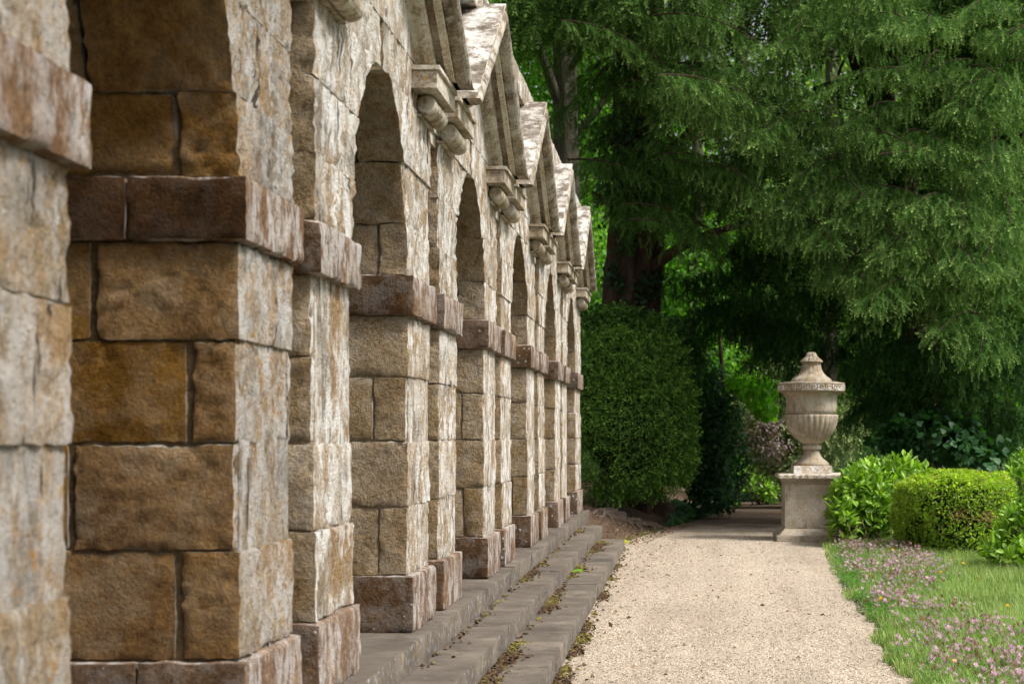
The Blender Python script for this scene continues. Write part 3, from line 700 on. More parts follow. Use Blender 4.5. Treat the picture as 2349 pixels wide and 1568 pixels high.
def clump_pts(masses, n, shell=0.45, sq=2.0):
    """masses: (centre, radii) ellipsoids; points in the outer shell with outward directions"""
    vol = np.array([r[0] * r[1] + r[0] * r[2] + r[1] * r[2] for _, r in masses]); pick = rng.choice(len(masses), n, p=vol / vol.sum())
    c = np.array([m_[0] for m_ in masses])[pick]; r = np.array([m_[1] for m_ in masses])[pick]
    d = norm(rng.normal(0, 1, (n, 3))); d = d / (np.abs(d) ** sq).sum(1, keepdims=True) ** (1 / sq); rad = 1 - shell * rng.random((n, 1)) ** 1.5
    p = c + d * r * rad
    bump = fbm(p * 2.2, 5, 3)[:, None]
    return p + norm(d) * bump * 0.25 * r.min(1)[:, None], norm(np.sign(d) * np.abs(d) ** (sq - 1) / r)
def leafy(masses, n, tpl, size, a, b, shell=0.5, droop=0.5, jit=0.2, fill=True, tip=None, sq=2.0):
    p, nrm = clump_pts(masses, n, shell, sq)
    d = norm(nrm * 0.6 + rng.normal(0, 0.6, (n, 3)) + np.array([0, 0, -droop])); upv = norm(nrm + np.array([0, 0, 0.8]) + rng.normal(0, 0.45, (n, 3)))
    R = frames(d, upv); s = size * rng.uniform(0.65, 1.25, n)
    cl = fbm(p * 1.6, 21, 2)[:, None]
    col = rcol(n, a, b, jit) * (1 + 0.35 * cl)
    if len(tpl) == 3:
        tc = rcol(n, tip, tip, 0.3); return stamp_mesh(tpl[0], tpl[1], p, R, s, col, tpl[2], tc)
    return stamp_mesh(tpl[0], tpl[1], p, R, s, col)
def mass(x, y, Y, rx, ry=None, rz=None):
    """ellipsoid mass centred where photo pixel (x, y) is at depth Y; radii in metres"""
    return (W(x, y, Y), np.array([rx, ry or rx, rz or rx]))

def boughs_at(spots, trunk_xy, n_each, spread, reach=(1.5, 2.6), tipamt=0.5, width=0.75, dens=1.0):
    out = []
    for (x, y, Y, am) in spots:
        c = W(x, y, Y)
        for _ in range(n_each):
            tip = c + rng.normal(0, 1, 3) * np.array(spread)
            hor = np.array([trunk_xy[0] - tip[0], trunk_xy[1] - tip[1], 0]); hor = norm(hor + rng.normal(0, 0.5, 3) * np.array([1, 1, 0]) * np.linalg.norm(hor))
            L = rng.uniform(*reach)
            base = tip + hor * L + np.array([0, 0, rng.uniform(0.25, 0.8)])
            out.append(bough(base, tip, width, tipamt=am * tipamt, dens=dens))
    return out

# ------------------------------------------------------------------ big yew by the arcade
TA = W(1452, 1165, 30.0)
yew = tag(empty('yew_tree', (TA[0], TA[1], 0.3)), 'great dark yew with a thick fluted red-brown trunk behind the end of the arcade', 'tree')
ctrl = [W(1450, 1190, 30), W(1450, 1000, 30), W(1447, 780, 30), W(1452, 560, 30), W(1458, 330, 30), W(1462, 100, 30), W(1470, -300, 30), W(1475, -700, 30)]
pts = spline(ctrl, 46); rad = np.interp(np.linspace(0, 1, 46), [0, 0.1, 0.35, 0.6, 0.8, 1], [0.72, 0.52, 0.47, 0.42, 0.36, 0.15])
V, F = tube(pts, rad, 56, 0.42, 4); tr = mk('trunk', V, np.array(F), M['yewbark'], TA, yew)
lm = MB()
for cpts, r0 in (([W(1490, 620, 29.9), W(1540, 580, 29.4), W(1590, 552, 29), W(1680, 520, 28.4), W(1780, 500, 28)], 0.13), ([W(1460, 420, 30), W(1560, 330, 29), W(1640, 240, 28), W(1720, 170, 27)], 0.14),
                 ([W(1462, 130, 30), W(1620, 30, 29), W(1800, -60, 27.5)], 0.13), ([W(1450, 520, 30), W(1400, 470, 29.4), W(1360, 440, 29)], 0.08)):
    p = spline(cpts, 16); V, F = tube(p, np.linspace(r0, r0 * 0.3, 16), 10, 0.25); lm.add(V, F)
lm.build('limb', M['yewbark'], TA, yew, smooth=True)
spotsA = [(1470, 60, 27.5, .9), (1560, 90, 27, 1), (1640, 40, 27, 1), (1590, 190, 26.8, 1), (1700, 130, 26.4, 1), (1660, 230, 26.4, 1), (1560, 270, 26.9, 1), (1720, 260, 26.2, 1),
          (1200, 40, 29.5, .5), (1230, 110, 29.6, .4), (1390, 70, 29.4, .4), (1340, 30, 29.6, .4), (1340, 300, 29.8, .2), (1330, 210, 30.5, .15), (1390, 180, 30, .25), (1380, 290, 30, .2), (1600, 410, 28.4, .45), (1680, 430, 28.2, .5), (1560, 480, 28.6, .4), (1740, 420, 28.0, .5), (1480, 440, 28.8, .35), (1640, 540, 28.4, .4), (1400, 380, 29, .25),
          (1420, 480, 28.9, .2), (1500, 380, 29, .3), (1740, 520, 28.3, .35)]
bA = boughs_at(spotsA, (TA[0], TA[1]), 4, (0.30, 0.35, 0.22), tipamt=0.9, width=0.66, dens=1.0)
bA += boughs_at([(x + 20, y + 15, Y + 2.0, 0) for x, y, Y, _ in spotsA if Y < 28], (TA[0], TA[1]), 1, (0.5, 0.3, 0.3), tipamt=0, width=1.0, dens=0.9)
# crown above the frame, so that it shades what is below
top = []
for _ in range(45):
    a = rng.uniform(-np.pi, 0.12 * np.pi); r = rng.uniform(1.5, 5.0); z = rng.uniform(10, 13.5)
    tip = np.array([TA[0] + 1.0 + r * np.cos(a), TA[1] + r * np.sin(a) * 0.9, z - r * 0.25]); base = np.array([TA[0], TA[1], z + 0.4]) * 0.6 + tip * 0.4
    top.append(bough(base, tip, 1.5, 9, 0.5, 0.55))
foliage('crown', [yew_sprays([b for b in bA if not b[5]]), yew_sprays([b for b in bA if b[5]], SPR_D), yew_sprays([(b[0], b[1], b[2] * 1.9, b[3]) for b in top], SPR_S)], M['needle'], TA, yew)
twigs(bA, 'branch_twigs', M['yewbark'], TA, yew)['kind'] = 'stuff'
# fallen-in dead sprays: dark inner drapery
# ------------------------------------------------------------------ second yew, right
TB = W(2120, 1130, 31.0)
yewb = tag(empty('yew_tree', (TB[0], TB[1], 0.0)), 'spreading yew with long hanging bright-tipped sprays above and right of the urn', 'tree')
ctrl = [np.array([TB[0], TB[1], -0.1]), W(2115, 900, 31), W(2090, 600, 31), W(2060, 360, 30.6), W(2000, 140, 30.2), W(1990, -200, 30), W(2000, -600, 30)]
V, F = tube(spline(ctrl, 40), np.linspace(0.42, 0.14, 40), 28, 0.35, 9); mk('trunk', V, np.array(F), M['yewbark'], TB, yewb)
lm = MB()
for cpts, r0 in (([W(2060, 330, 30.6), W(2010, 230, 29.5), W(1960, 150, 28.6), W(1940, 40, 27.6)], 0.13), ([W(1990, 140, 30), W(2100, 110, 28.6), W(2220, 60, 27.4)], 0.12), ([W(1940, 420, 28.6), W(1935, 300, 28.5), W(1920, 200, 28.5), W(1935, 140, 28.4), W(1960, 110, 28.5)], 0.045),
                 ([W(2095, 640, 31), W(2200, 560, 29), W(2320, 520, 27)], 0.1), ([W(2085, 560, 31), W(1990, 500, 29.5), W(1900, 480, 28)], 0.09), ([W(2070, 400, 30.6), W(2240, 330, 28.5), W(2380, 300, 27)], 0.1)):
    p = spline(cpts, 16); V, F = tube(p, np.linspace(r0, r0 * 0.35, 16), 9, 0.25); lm.add(V, F)
lm.build('limb', M['yewbark'], TB, yewb, smooth=True)
spotsB = [(1800, 120, 26.4, 1), (1850, 210, 26.0, 1), (1800, 330, 26.2, .9), (1870, 420, 26.0, .8), (1820, 30, 26.6, .9), (1940, 40, 26.4, .8), (2040, 40, 25.6, .9), (2140, 60, 25.2, 1), (2230, 60, 25, 1), (2320, 100, 25.4, .8),
          (2110, 190, 25.2, 1), (2200, 220, 24.8, 1), (2300, 240, 25, .9), (2040, 300, 26, .8), (2130, 350, 25.2, .9), (2230, 380, 24.8, 1), (2320, 400, 25, .9), (1960, 350, 26.6, .7),
          (1760, 470, 26.5, .8), (1830, 520, 26, .9), (1920, 500, 25.6, 1), (2010, 480, 25.2, 1), (2110, 500, 24.8, 1), (2200, 520, 24.6, 1), (2300, 560, 24.6, .9), (2350, 640, 24.8, .7),
          (1950, 600, 25.2, .9), (2040, 590, 24.9, 1), (2130, 620, 24.6, 1), (2210, 640, 24.5, 1), (2010, 680, 25.2, .8), (2230, 720, 24.6, .9), (1910, 660, 25.6, .7), (2300, 660, 25, .7)]
bB = boughs_at(spotsB, (TB[0], TB[1]), 3, (0.26, 0.35, 0.18), tipamt=0.95, width=0.68, dens=1.05)
bB += boughs_at([(x + 15, y + 15, Y + 2.6, 0) for x, y, Y, _ in spotsB] + [(2340, 20, 27.5, 0), (2380, 100, 27.5, 0), (2340, 60, 28, 0), (2340, 200, 28, 0), (2280, 130, 28, 0), (2340, 320, 28, 0)], (TB[0], TB[1]), 2, (0.55, 0.3, 0.35), tipamt=0, width=1.1, dens=0.8)
top = []
for _ in range(50):
    a = rng.uniform(-np.pi, 0.12 * np.pi); r = rng.uniform(1.0, 5.2); z = rng.uniform(9.5, 13)
    tip = np.array([TB[0] + 0.5 + r * np.cos(a), TB[1] - 1.2 + r * np.sin(a) * 0.9, z - r * 0.2]); base = np.array([TB[0], TB[1], z + 0.4]) * 0.6 + tip * 0.4
    top.append(bough(base, tip, 1.5, 9, 0.5, 0.55))
foliage('crown', [yew_sprays([b for b in bB if not b[5]]), yew_sprays([b for b in bB if b[5]], SPR_D), yew_sprays([(b[0], b[1], b[2] * 1.9, b[3]) for b in top], SPR_S)], M['needle'], TB, yewb)
twigs(bB, 'branch_twigs', M['yewbark'], TB, yewb)['kind'] = 'stuff'

# yews below the canopy, behind the urn; canopy shade darkened into their needle colours
def shade_toned_yew(label, X, spots, n_each, spread, tipamt):
    t = tag(empty('yew_bush', (X[0], X[1], 0)), label, 'bush')
    V, F = tube(spline([np.array([X[0], X[1], -0.1]), np.array([X[0] + 0.1, X[1], 2]), np.array([X[0], X[1] + 0.1, X[2]])], 14), np.linspace(0.09, 0.03, 14), 9, 0.3)
    mk('trunk', V, np.array(F), M['yewbark'], (X[0], X[1], 0), t)
    b = boughs_at(spots, (X[0], X[1]), n_each, spread, (0.8, 1.6), tipamt, 0.7, 0.85)
    foliage('foliage', [yew_sprays(b, SPR, (0.008, 0.026, 0.007), (0.022, 0.058, 0.013), (0.15, 0.31, 0.06))], M['needle'], (X[0], X[1], 1), t)
    return t
shade_toned_yew('dark yew bush with pale shoot tips to the right of the urn lid', W(2080, 900, 29), [(1960, 850, 27.6, .5), (2030, 880, 27.2, .6), (2110, 890, 27, .8), (2050, 960, 27.2, .6), (2150, 800, 27.6, .5), (1980, 930, 27.6, .4), (2120, 840, 27.2, .6)], 4, (0.35, 0.4, 0.35), 0.8)
shade_toned_yew('dark yew bush against the right edge, below the hanging sprays', W(2260, 900, 29), [(2210, 900, 26.8, .8), (2290, 880, 26.6, .8), (2340, 960, 26.6, .8), (2240, 980, 26.8, .6), (2320, 800, 27, .6), (2250, 830, 27.2, .5), (2350, 880, 26.6, .7)], 4, (0.35, 0.4, 0.35), 0.8)
shade_toned_yew('shaded yew drooping behind the urn, left of its lid', W(1650, 760, 32), [(1680, 620, 29.5, .2), (1740, 600, 29.2, .25), (1760, 700, 29, .2), (1690, 700, 29.6, .15), (1620, 780, 29.4, .25), (1780, 810, 28.4, .25), (1840, 760, 28.6, .3), (1560, 790, 29.6, .2), (1880, 700, 28, .3), (1820, 640, 28.6, .3), (1900, 790, 28.4, .2)], 5, (0.4, 0.4, 0.3), 0.8)

# clipped yew beside the arcade's end
CT = W(1455, 1150, 28.0)
cl = tag(empty('clipped_yew', (CT[0], CT[1], 0.35)), 'rounded clipped yew bush just past the end of the arcade, dense with green shoots', 'bush')
ms_ = [mass(1440, 985, 28.2, 1.14, 0.9, 1.26), mass(1420, 850, 28.4, 0.95, 0.8, 0.75), mass(1500, 860, 28.4, 0.6, 0.7, 0.6), mass(1380, 900, 28.2, 0.7, 0.7, 1.0), mass(1535, 985, 28.1, 0.48, 0.6, 0.98), mass(1410, 770, 28.7, 0.6, 0.5, 0.5), mass(1485, 790, 28.6, 0.5, 0.5, 0.45)]
mb = MB()
for (c_, r_) in ms_:
    th = np.linspace(0, np.pi, 9); ph = np.linspace(0, 2*np.pi, 14, endpoint=False); Vv = [c_ + 0.70 * r_ * np.array([math.sin(a)*math.cos(b), math.sin(a)*math.sin(b), math.cos(a)]) for a in th for b in ph]
    mb.add(Vv, [(i*14+j, (i+1)*14+j, (i+1)*14+(j+1) % 14, i*14+(j+1) % 14) for i in range(8) for j in range(14)])
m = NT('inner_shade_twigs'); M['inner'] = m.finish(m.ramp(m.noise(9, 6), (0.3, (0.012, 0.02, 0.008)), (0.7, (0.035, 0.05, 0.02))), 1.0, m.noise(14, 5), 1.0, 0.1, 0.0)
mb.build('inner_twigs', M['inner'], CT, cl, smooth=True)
fol = [leafy(ms_, 32000, SPR_S, 0.11, (0.017, 0.052, 0.012), (0.05, 0.12, 0.022), 0.26, 0.15, 0.4, tip=(0.26, 0.47, 0.085), sq=3.2)]
fol.append(leafy([(c_ + np.array([0, -0.02, 0.0]), r_ * 1.03) for c_, r_ in ms_], 3200, SPR_S, 0.17, (0.03, 0.08, 0.015), (0.07, 0.15, 0.028), 0.06, -0.1, 0.4, tip=(0.26, 0.47, 0.085), sq=3.2))
foliage('foliage', fol, M['needle'], CT, cl)
rb = MB()
for i in range(11):
    x = rng.uniform(1395, 1505); a = W(x, 1160, 27.6); ang = rng.uniform(-0.9, 0.9); L = rng.uniform(0.7, 1.5)
    q = [a[:2] + np.array([math.sin(ang), -math.cos(ang)]) * L * t + rng.normal(0, 0.07, 2) * (t > 0) for t in (0, 0.35, 0.7, 1.0)]
    r0 = rng.uniform(0.03, 0.07)
    p3 = [np.array([v[0], v[1], float(bank_z(np.array(v[0]), np.array(v[1]))) + hh]) for v, hh in zip(q, (0.05, 0.02, 0.005, -0.03))]
    V, F = tube(spline(p3, 14), np.linspace(r0, r0 * 0.3, 14), 8, 0.3, i); rb.add(V, F)
rb.build('roots', M['root'], CT, cl, smooth=True)

# ------------------------------------------------------------------ deciduous trees behind
def leaf_tree(label, base, trunk_ctrl, r0, limbs, masses, n, size, a, b, tpl=LEAF1, bark='greybark', name='lime_tree'):
    t = tag(empty(name, (base[0], base[1], 0)), label, 'tree')
    V, F = tube(spline(trunk_ctrl, 30), np.linspace(r0, r0 * 0.5, 30), 24, 0.16, 3); mk('trunk', V, np.array(F), M[bark], base, t)
    if limbs:
        lb = MB()
        for cp_, r in limbs: V, F = tube(spline(cp_, 12), np.linspace(r, r * 0.3, 12), 8, 0.15); lb.add(V, F)
        lb.build('limb', M[bark], base, t, smooth=True)
    foliage('crown', [leafy(masses, n, tpl, size, a, b, 0.75, 0.6)], M['broad'], base, t)
    return t
LG1, LG2 = (0.08, 0.2, 0.025), (0.2, 0.36, 0.055)
b0 = W(1292, 1150, 33)
leaf_tree('pale grey ridged trunk of a lime tree rising behind the third pediment', b0, [np.array([b0[0], b0[1], -0.2]), W(1296, 600, 33), W(1298, 250, 33), W(1290, 0, 33), W(1285, -400, 33)], 0.34,
          [([W(1290, 260, 33), W(1255, 160, 32.6), W(1225, 60, 32.3), W(1200, -60, 32)], 0.12), ([W(1296, 180, 33), W(1340, 110, 32.6), W(1390, 60, 32)], 0.09), ([W(1295, 330, 33), W(1380, 240, 33), W(1420, 120, 33)], 0.10)],
          [mass(1230, 60, 35, 2.2, 1.8, 1.6), mass(1330, 100, 36, 1.8, 1.6, 1.8), mass(1250, 260, 35.5, 1.6, 1.4, 1.6), mass(1210, -80, 33, 2.2, 2, 1.2), mass(1330, 330, 36.5, 1.5, 1.3, 1.5), mass(1300, 470, 36, 1.2, 1.2, 1.4)], 15000, 0.15, LG1, LG2)
b1 = W(1580, 1100, 40)
leaf_tree('bright green lime seen through the gap right of the yew trunk', b1, [np.array([b1[0], b1[1], -0.2]), W(1585, 800, 40), W(1600, 400, 40), W(1590, 0, 40)], 0.22, None,
          [mass(1600, 640, 40, 1.7, 1.4, 1.6), mass(1560, 760, 41, 1.5, 1.3, 1.2), mass(1660, 560, 41, 1.7, 1.5, 1.6), mass(1560, 480, 42, 1.8, 1.5, 1.6), mass(1480, 350, 42, 2, 1.6, 1.8), mass(1620, 850, 40, 1.4, 1.2, 1.1), mass(1480, 640, 42, 1.6, 1.4, 1.8), mass(1370, 700, 40, 1.0, 1, 2.2)], 14000, 0.16, (0.06, 0.17, 0.018), (0.16, 0.31, 0.04))
b2 = W(1900, 1100, 46)
leaf_tree('pale leafy tree glimpsed between the hanging yew sprays', b2, [np.array([b2[0], b2[1], -0.2]), W(1900, 700, 46), W(1910, 300, 46), W(1900, -100, 46)], 0.3, None,
          [mass(1880, 400, 46, 3, 2, 2.6), mass(2050, 250, 47, 3.2, 2, 2.6), mass(1780, 560, 45, 2.2, 1.6, 2), mass(2200, 420, 48, 3.2, 2, 3), mass(1960, 100, 47, 3, 2, 2.4), mass(2330, 230, 47, 3, 2, 3), mass(2400, 60, 46, 3, 2, 3), mass(2420, 350, 46, 3, 2, 3), mass(2000, 620, 46, 2.6, 1.6, 2.2)], 16000, 0.2, (0.1, 0.17, 0.05), (0.2, 0.29, 0.09))
b3 = W(1700, 1100, 52)
leaf_tree('tall mid-green ash closing the view behind the yews', b3, [np.array([b3[0], b3[1], -0.2]), W(1700, 700, 52), W(1700, 200, 52), W(1700, -300, 52)], 0.35, None,
          [mass(1400, 150, 54, 4, 2.5, 4), mass(1680, 250, 53, 4, 2.5, 4), mass(1600, 720, 52, 3.6, 2, 2.6), mass(1850, 820, 52, 3.4, 2, 2.4), mass(2200, 700, 53, 4, 2, 4), mass(1300, 550, 54, 3, 2, 4), mass(2120, 950, 50, 3.6, 1.6, 2), mass(1720, 950, 50, 2.5, 1.5, 2), mass(2000, 120, 55, 4, 2, 4), mass(2330, 250, 55, 4, 2, 5), mass(1850, 350, 55, 4, 2, 4), mass(2150, 420, 55, 4, 2, 4)], 32000, 0.24, (0.03, 0.09, 0.014), (0.09, 0.2, 0.03), name='ash_tree')
# ivy on the yew trunk and on the bank
iv = tag(empty('ivy', (TA[0], TA[1] - 0.6, 0.3)), 'dark ivy climbing the yew trunk above the clipped yew', 'ivy')
n = 3600; z = rng.uniform(1.8, 7.6, n); a = rng.uniform(-np.pi, 0, n); rr_ = 0.5 + rng.uniform(0, 0.16, n) + 0.5 * (z < 3.6) * rng.random(n) + 0.12 * (z > 5)
pp = np.stack([np.interp(z, pts[:, 2], pts[:, 0]) + rr_ * np.cos(a), np.interp(z, pts[:, 2], pts[:, 1]) + rr_ * np.sin(a) - 0.02, z], 1)
keep = fbm(pp * 0.9, 8, 3) > np.where((z > 3.9) & (z < 5.6), 0.1, -0.2); pp = pp[keep]; a = a[keep]; n = len(pp)
nr = np.stack([np.cos(a), np.sin(a), 0 * a + 0.3], 1); d = norm(np.array([0, 0, -1.0]) + rng.normal(0, 0.5, (n, 3)))
foliage('leaves', [leafy([mass(1420, 755, 28.9, 0.8, 0.6, 0.5), mass(1500, 775, 28.8, 0.7, 0.6, 0.5), mass(1370, 790, 29, 0.5, 0.5, 0.8), mass(1560, 830, 29.2, 0.4, 0.5, 0.6), mass(1460, 800, 28.7, 0.8, 0.5, 0.4)], 6500, HEART, 0.09, (0.018, 0.055, 0.016), (0.05, 0.12, 0.035)), stamp_mesh(HEART[0], HEART[1], pp, frames(d, norm(nr + rng.normal(0, 0.3, (n, 3)))), rng.uniform(0.06, 0.12, n), rcol(n, (0.012, 0.035, 0.012), (0.035, 0.08, 0.025), 0.3))], M['broad'], (TA[0], TA[1], 0.3), iv)
gi = []
n = 5200
q = rng.random((n * 3, 2)) * np.array([2.6, 5.0]) + np.array([-0.9, 27.2])
lim = left_x(q[:, 1]); dd_ = lim - q[:, 0]
ok = (dd_ > 0.0) & (dd_ < 1.5) & (q[:, 0] > -0.35 + 0.2 * rng.random(len(q))); q = q[ok][:n]; n = len(q)
z = bank_z(q[:, 0], q[:, 1]) + 0.04 + 0.14 * rng.random(n)
pp = np.column_stack([q, z]); d = norm(rng.normal(0, 1, (n, 3)) * np.array([1, 1, 0.3])); upv = norm(np.array([0, -0.4, 1.0]) + rng.normal(0, 0.4, (n, 3)))
V_, F_, c_ = stamp_mesh(HEART[0], HEART[1], pp, frames(d, upv), rng.uniform(0.05, 0.09, n), rcol(n, (0.02, 0.06, 0.025), (0.05, 0.12, 0.05), 0.3))
o = mk('ground_ivy', V_, F_, M['broad'], (0.3, 29, 0.1), col=c_, smooth=False); tag(o, 'trailing ivy covering the foot of the bank at the path edge', 'ivy', kind='stuff')
def shrub(name, label, base, masses, n, tpl, size, a, b, mat='broad', shell=0.5, droop=0.3, stems=3, cat='shrub', tip=None, extra=None):
    t = tag(empty(name, (base[0], base[1], 0)), label, cat)
    sb = MB()
    for i in range(stems):
        c_, r_ = masses[i % len(masses)]; e = c_ + rng.normal(0, 0.4, 3) * r_; p0 = np.array([base[0] + rng.normal(0, 0.15), base[1] + rng.normal(0, 0.15), -0.05]); md = (p0 + e) / 2 + rng.normal(0, 0.1, 3)
        V, F = tube(spline([p0, md, e], 9), np.linspace(0.014, 0.004, 9), 5); sb.add(V, F)
    sb.build('stems', M['root'], (base[0], base[1], 0.2), t, smooth=True)
    ps = [leafy(masses, n, tpl, size, a, b, shell, droop, tip=tip)]
    if extra: ps += extra
    foliage('foliage', ps, M[mat], (base[0], base[1], 0.5), t)
    return t
# ivy-draped shrub left of the path, copper shrub, pale conifer, bright clump
shrub('ivy_bush', 'ivy-draped bush in shade between the clipped yew and the path', W(1630, 1150, 31), [mass(1625, 1010, 30.8, 0.5, 0.6, 1.3), mass(1660, 960, 31.2, 0.45, 0.5, 1.0), mass(1640, 1090, 30.6, 0.4, 0.5, 0.5), mass(1610, 900, 31.5, 0.5, 0.5, 0.8), mass(1640, 1140, 30.4, 0.55, 0.5, 0.3), mass(1690, 1060, 31.4, 0.35, 0.4, 0.6), mass(1600, 1080, 30.6, 0.4, 0.5, 0.5), mass(1590, 980, 31, 0.4, 0.4, 0.9)], 9000, HEART, 0.085, (0.012, 0.045, 0.018), (0.035, 0.095, 0.035))
shrub('copper_shrub', 'copper-leaved shrub with silvery glints to the left of the urn stem', W(1830, 1120, 33), [mass(1755, 975, 33, 0.4, 0.4, 0.3), mass(1775, 1030, 32.8, 0.4, 0.4, 0.3), mass(1715, 1015, 33, 0.3, 0.3, 0.3)], 800, LEAF2, 0.10, (0.10, 0.05, 0.05), (0.30, 0.24, 0.26), 'glossy', 0.9)  # silvery glints are put into the paler end of the leaf colours
shrub('conifer_shrub', 'pale feathery conifer just behind the left of the urn', W(1810, 1120, 34.5), [mass(1800, 920, 34.5, 0.75, 0.6, 0.9), mass(1770, 1010, 35, 0.8, 0.6, 0.8), mass(1890, 980, 34.6, 0.9, 0.6, 0.9), mass(1830, 1060, 34.6, 0.8, 0.6, 0.5), mass(1840, 1120, 34.6, 0.4, 0.6, 0.5), mass(1725, 960, 35.5, 0.6, 0.5, 0.75)], 7500, SPR_S, 0.22, (0.06, 0.11, 0.035), (0.15, 0.22, 0.08), 'needle', 0.6, 0.4, tip=(0.38, 0.44, 0.2))
shrub('lime_sapling', 'bright green sapling leaves hanging above the copper shrub', W(1650, 1140, 31), [mass(1735, 890, 30.5, 0.42, 0.3, 0.3), mass(1755, 930, 30.4, 0.25, 0.25, 0.25), mass(1700, 875, 30.8, 0.3, 0.25, 0.2)], 520, HEART, 0.14, (0.16, 0.38, 0.03), (0.3, 0.52, 0.07), shell=0.9, droop=0.9)

# ------------------------------------------------------------------ laurels, leaf by leaf where they show
def big_leaf_plant(name, label, base, masses, nobj, nstuff, size, mobj, mstuff, a, b, tpl, cat='shrub', droop=0.0, upright=0.5, leafmesh=[None]):
    t = tag(empty(name, (base[0], base[1], 0)), label, cat)
    sb = MB()
    for i in range(10):
        c_, r_ = masses[i % len(masses)]; e = c_ + rng.normal(0, 0.45, 3) * r_; p0 = np.array([base[0] + rng.normal(0, 0.1), base[1] + rng.normal(0, 0.1), -0.05])
        V, F = tube(spline([p0, (p0 + e) / 2 + rng.normal(0, 0.06, 3), e], 8), np.linspace(0.025, 0.007, 8), 5); sb.add(V, F)
    sb.build('stems', M['root'], (base[0], base[1], 0.2), t, smooth=True)
    n = nobj + nstuff
    p, nrm = clump_pts(masses, n, 0.5); keep = p[:, 2] > 0.06; p, nrm = p[keep], nrm[keep]; n = len(p)
    # rosettes: leaves share growing points
    k = n // 5; pick = rng.integers(0, k, n); p = p[pick] * 0.88 + p * 0.12; nrm = nrm[pick]
    d = norm(nrm * 0.65 + rng.normal(0, 0.55, (n, 3)) + np.array([0, 0, upright - droop])); upv = norm(nrm * 0.6 + np.array([0, 0, 0.8]) + rng.normal(0, 0.3, (n, 3)))
    R = frames(d, upv); s = size * rng.uniform(0.7, 1.2, n)
    score = p[:, 1] - 0.4 * p[:, 2] + rng.normal(0, 0.05, n)          # nearest the viewer's path first
    order = np.argsort(score); fo, so = order[:nobj], order[nobj:]
    foliage('foliage', [stamp_mesh(tpl[0], tpl[1], p[so], R[so], s[so], rcol(len(so), a, b, 0.25))], mstuff, (base[0], base[1], 0.5), t)
    me = mesh_np('leaf', tpl[0], tpl[1], mobj, smooth=True)
    o0 = WLOC[t]
    for i in fo:
        l = bpy.data.objects.new('leaf', me); C.objects.link(l); l.parent = t
        mt = Matrix([[*(R[i][r] * s[i]), p[i][r] - o0[r]] for r in range(3)] + [[0, 0, 0, 1]]); l.matrix_local = mt
    return t
LA, LB = (0.08, 0.18, 0.018), (0.27, 0.44, 0.045)
big_leaf_plant('laurel_bush', 'glossy bright green laurel beside the pedestal, half covering its right side', W(1990, 1200, 23.4),
               [mass(1985, 1150, 23.1, 0.55, 0.5, 0.6), mass(1945, 1165, 23.0, 0.3, 0.35, 0.42), mass(2020, 1110, 23.5, 0.5, 0.5, 0.38), mass(2040, 1190, 22.9, 0.4, 0.4, 0.45), mass(2075, 1095, 24.4, 0.5, 0.4, 0.28), mass(1960, 1210, 23.0, 0.28, 0.3, 0.25), mass(1925, 1195, 22.7, 0.27, 0.3, 0.36), mass(1950, 1120, 22.9, 0.33, 0.3, 0.36), mass(2050, 1075, 23.8, 0.5, 0.4, 0.25)], 290, 2900, 0.155, M['laurelobj'], M['glossy'], LA, LB, LAUREL)
big_leaf_plant('laurel_bush', 'young laurel growing at the right edge of the grass, in front of the box hedge', W(2340, 1290, 18.6),
               [mass(2330, 1240, 18.6, 0.28, 0.3, 0.33), mass(2360, 1190, 18.8, 0.3, 0.3, 0.3), mass(2290, 1270, 18.4, 0.2, 0.22, 0.18), mass(2350, 1290, 18.3, 0.3, 0.3, 0.18)], 200, 650, 0.145, M['laurelobj'], M['glossy'], LA, LB, LAUREL)
big_leaf_plant('laurel_bush', 'laurel leaves rising behind the right end of the box hedge', W(2350, 1180, 22.5),
               [mass(2345, 1130, 22.4, 0.35, 0.4, 0.35), mass(2360, 1070, 23, 0.3, 0.4, 0.3)], 80, 380, 0.14, M['laurelobj'], M['glossy'], LA, LB, LAUREL)
big_leaf_plant('laurel_bush', 'low sunlit laurel far down the path, left of the pedestal', W(1745, 1150, 36.5),
               [mass(1745, 1120, 36.5, 0.5, 0.4, 0.28), mass(1715, 1080, 36.8, 0.3, 0.3, 0.35), mass(1780, 1135, 36.5, 0.4, 0.4, 0.2)], 110, 500, 0.17, M['laurelobj'], M['glossy'], (0.13, 0.30, 0.03), (0.3, 0.5, 0.06), LAUREL)  # leaf colours raised above the other laurels to stand for light
big_leaf_plant('hazel_shrub', 'broad-leaved dull green shrub in shade behind the laurel and box hedge', W(2150, 1150, 27),
               [mass(2130, 1000, 26.6, 0.8, 0.5, 0.42), mass(2220, 1030, 26.4, 0.7, 0.5, 0.35), mass(2060, 1010, 26.8, 0.5, 0.5, 0.4), mass(2300, 1080, 26.2, 0.5, 0.5, 0.45), mass(2180, 960, 26.8, 0.6, 0.4, 0.3)], 220, 1500, 0.15, M['hazelobj'], M['broad'], (0.02, 0.07, 0.025), (0.05, 0.13, 0.045), HEART, droop=0.7)
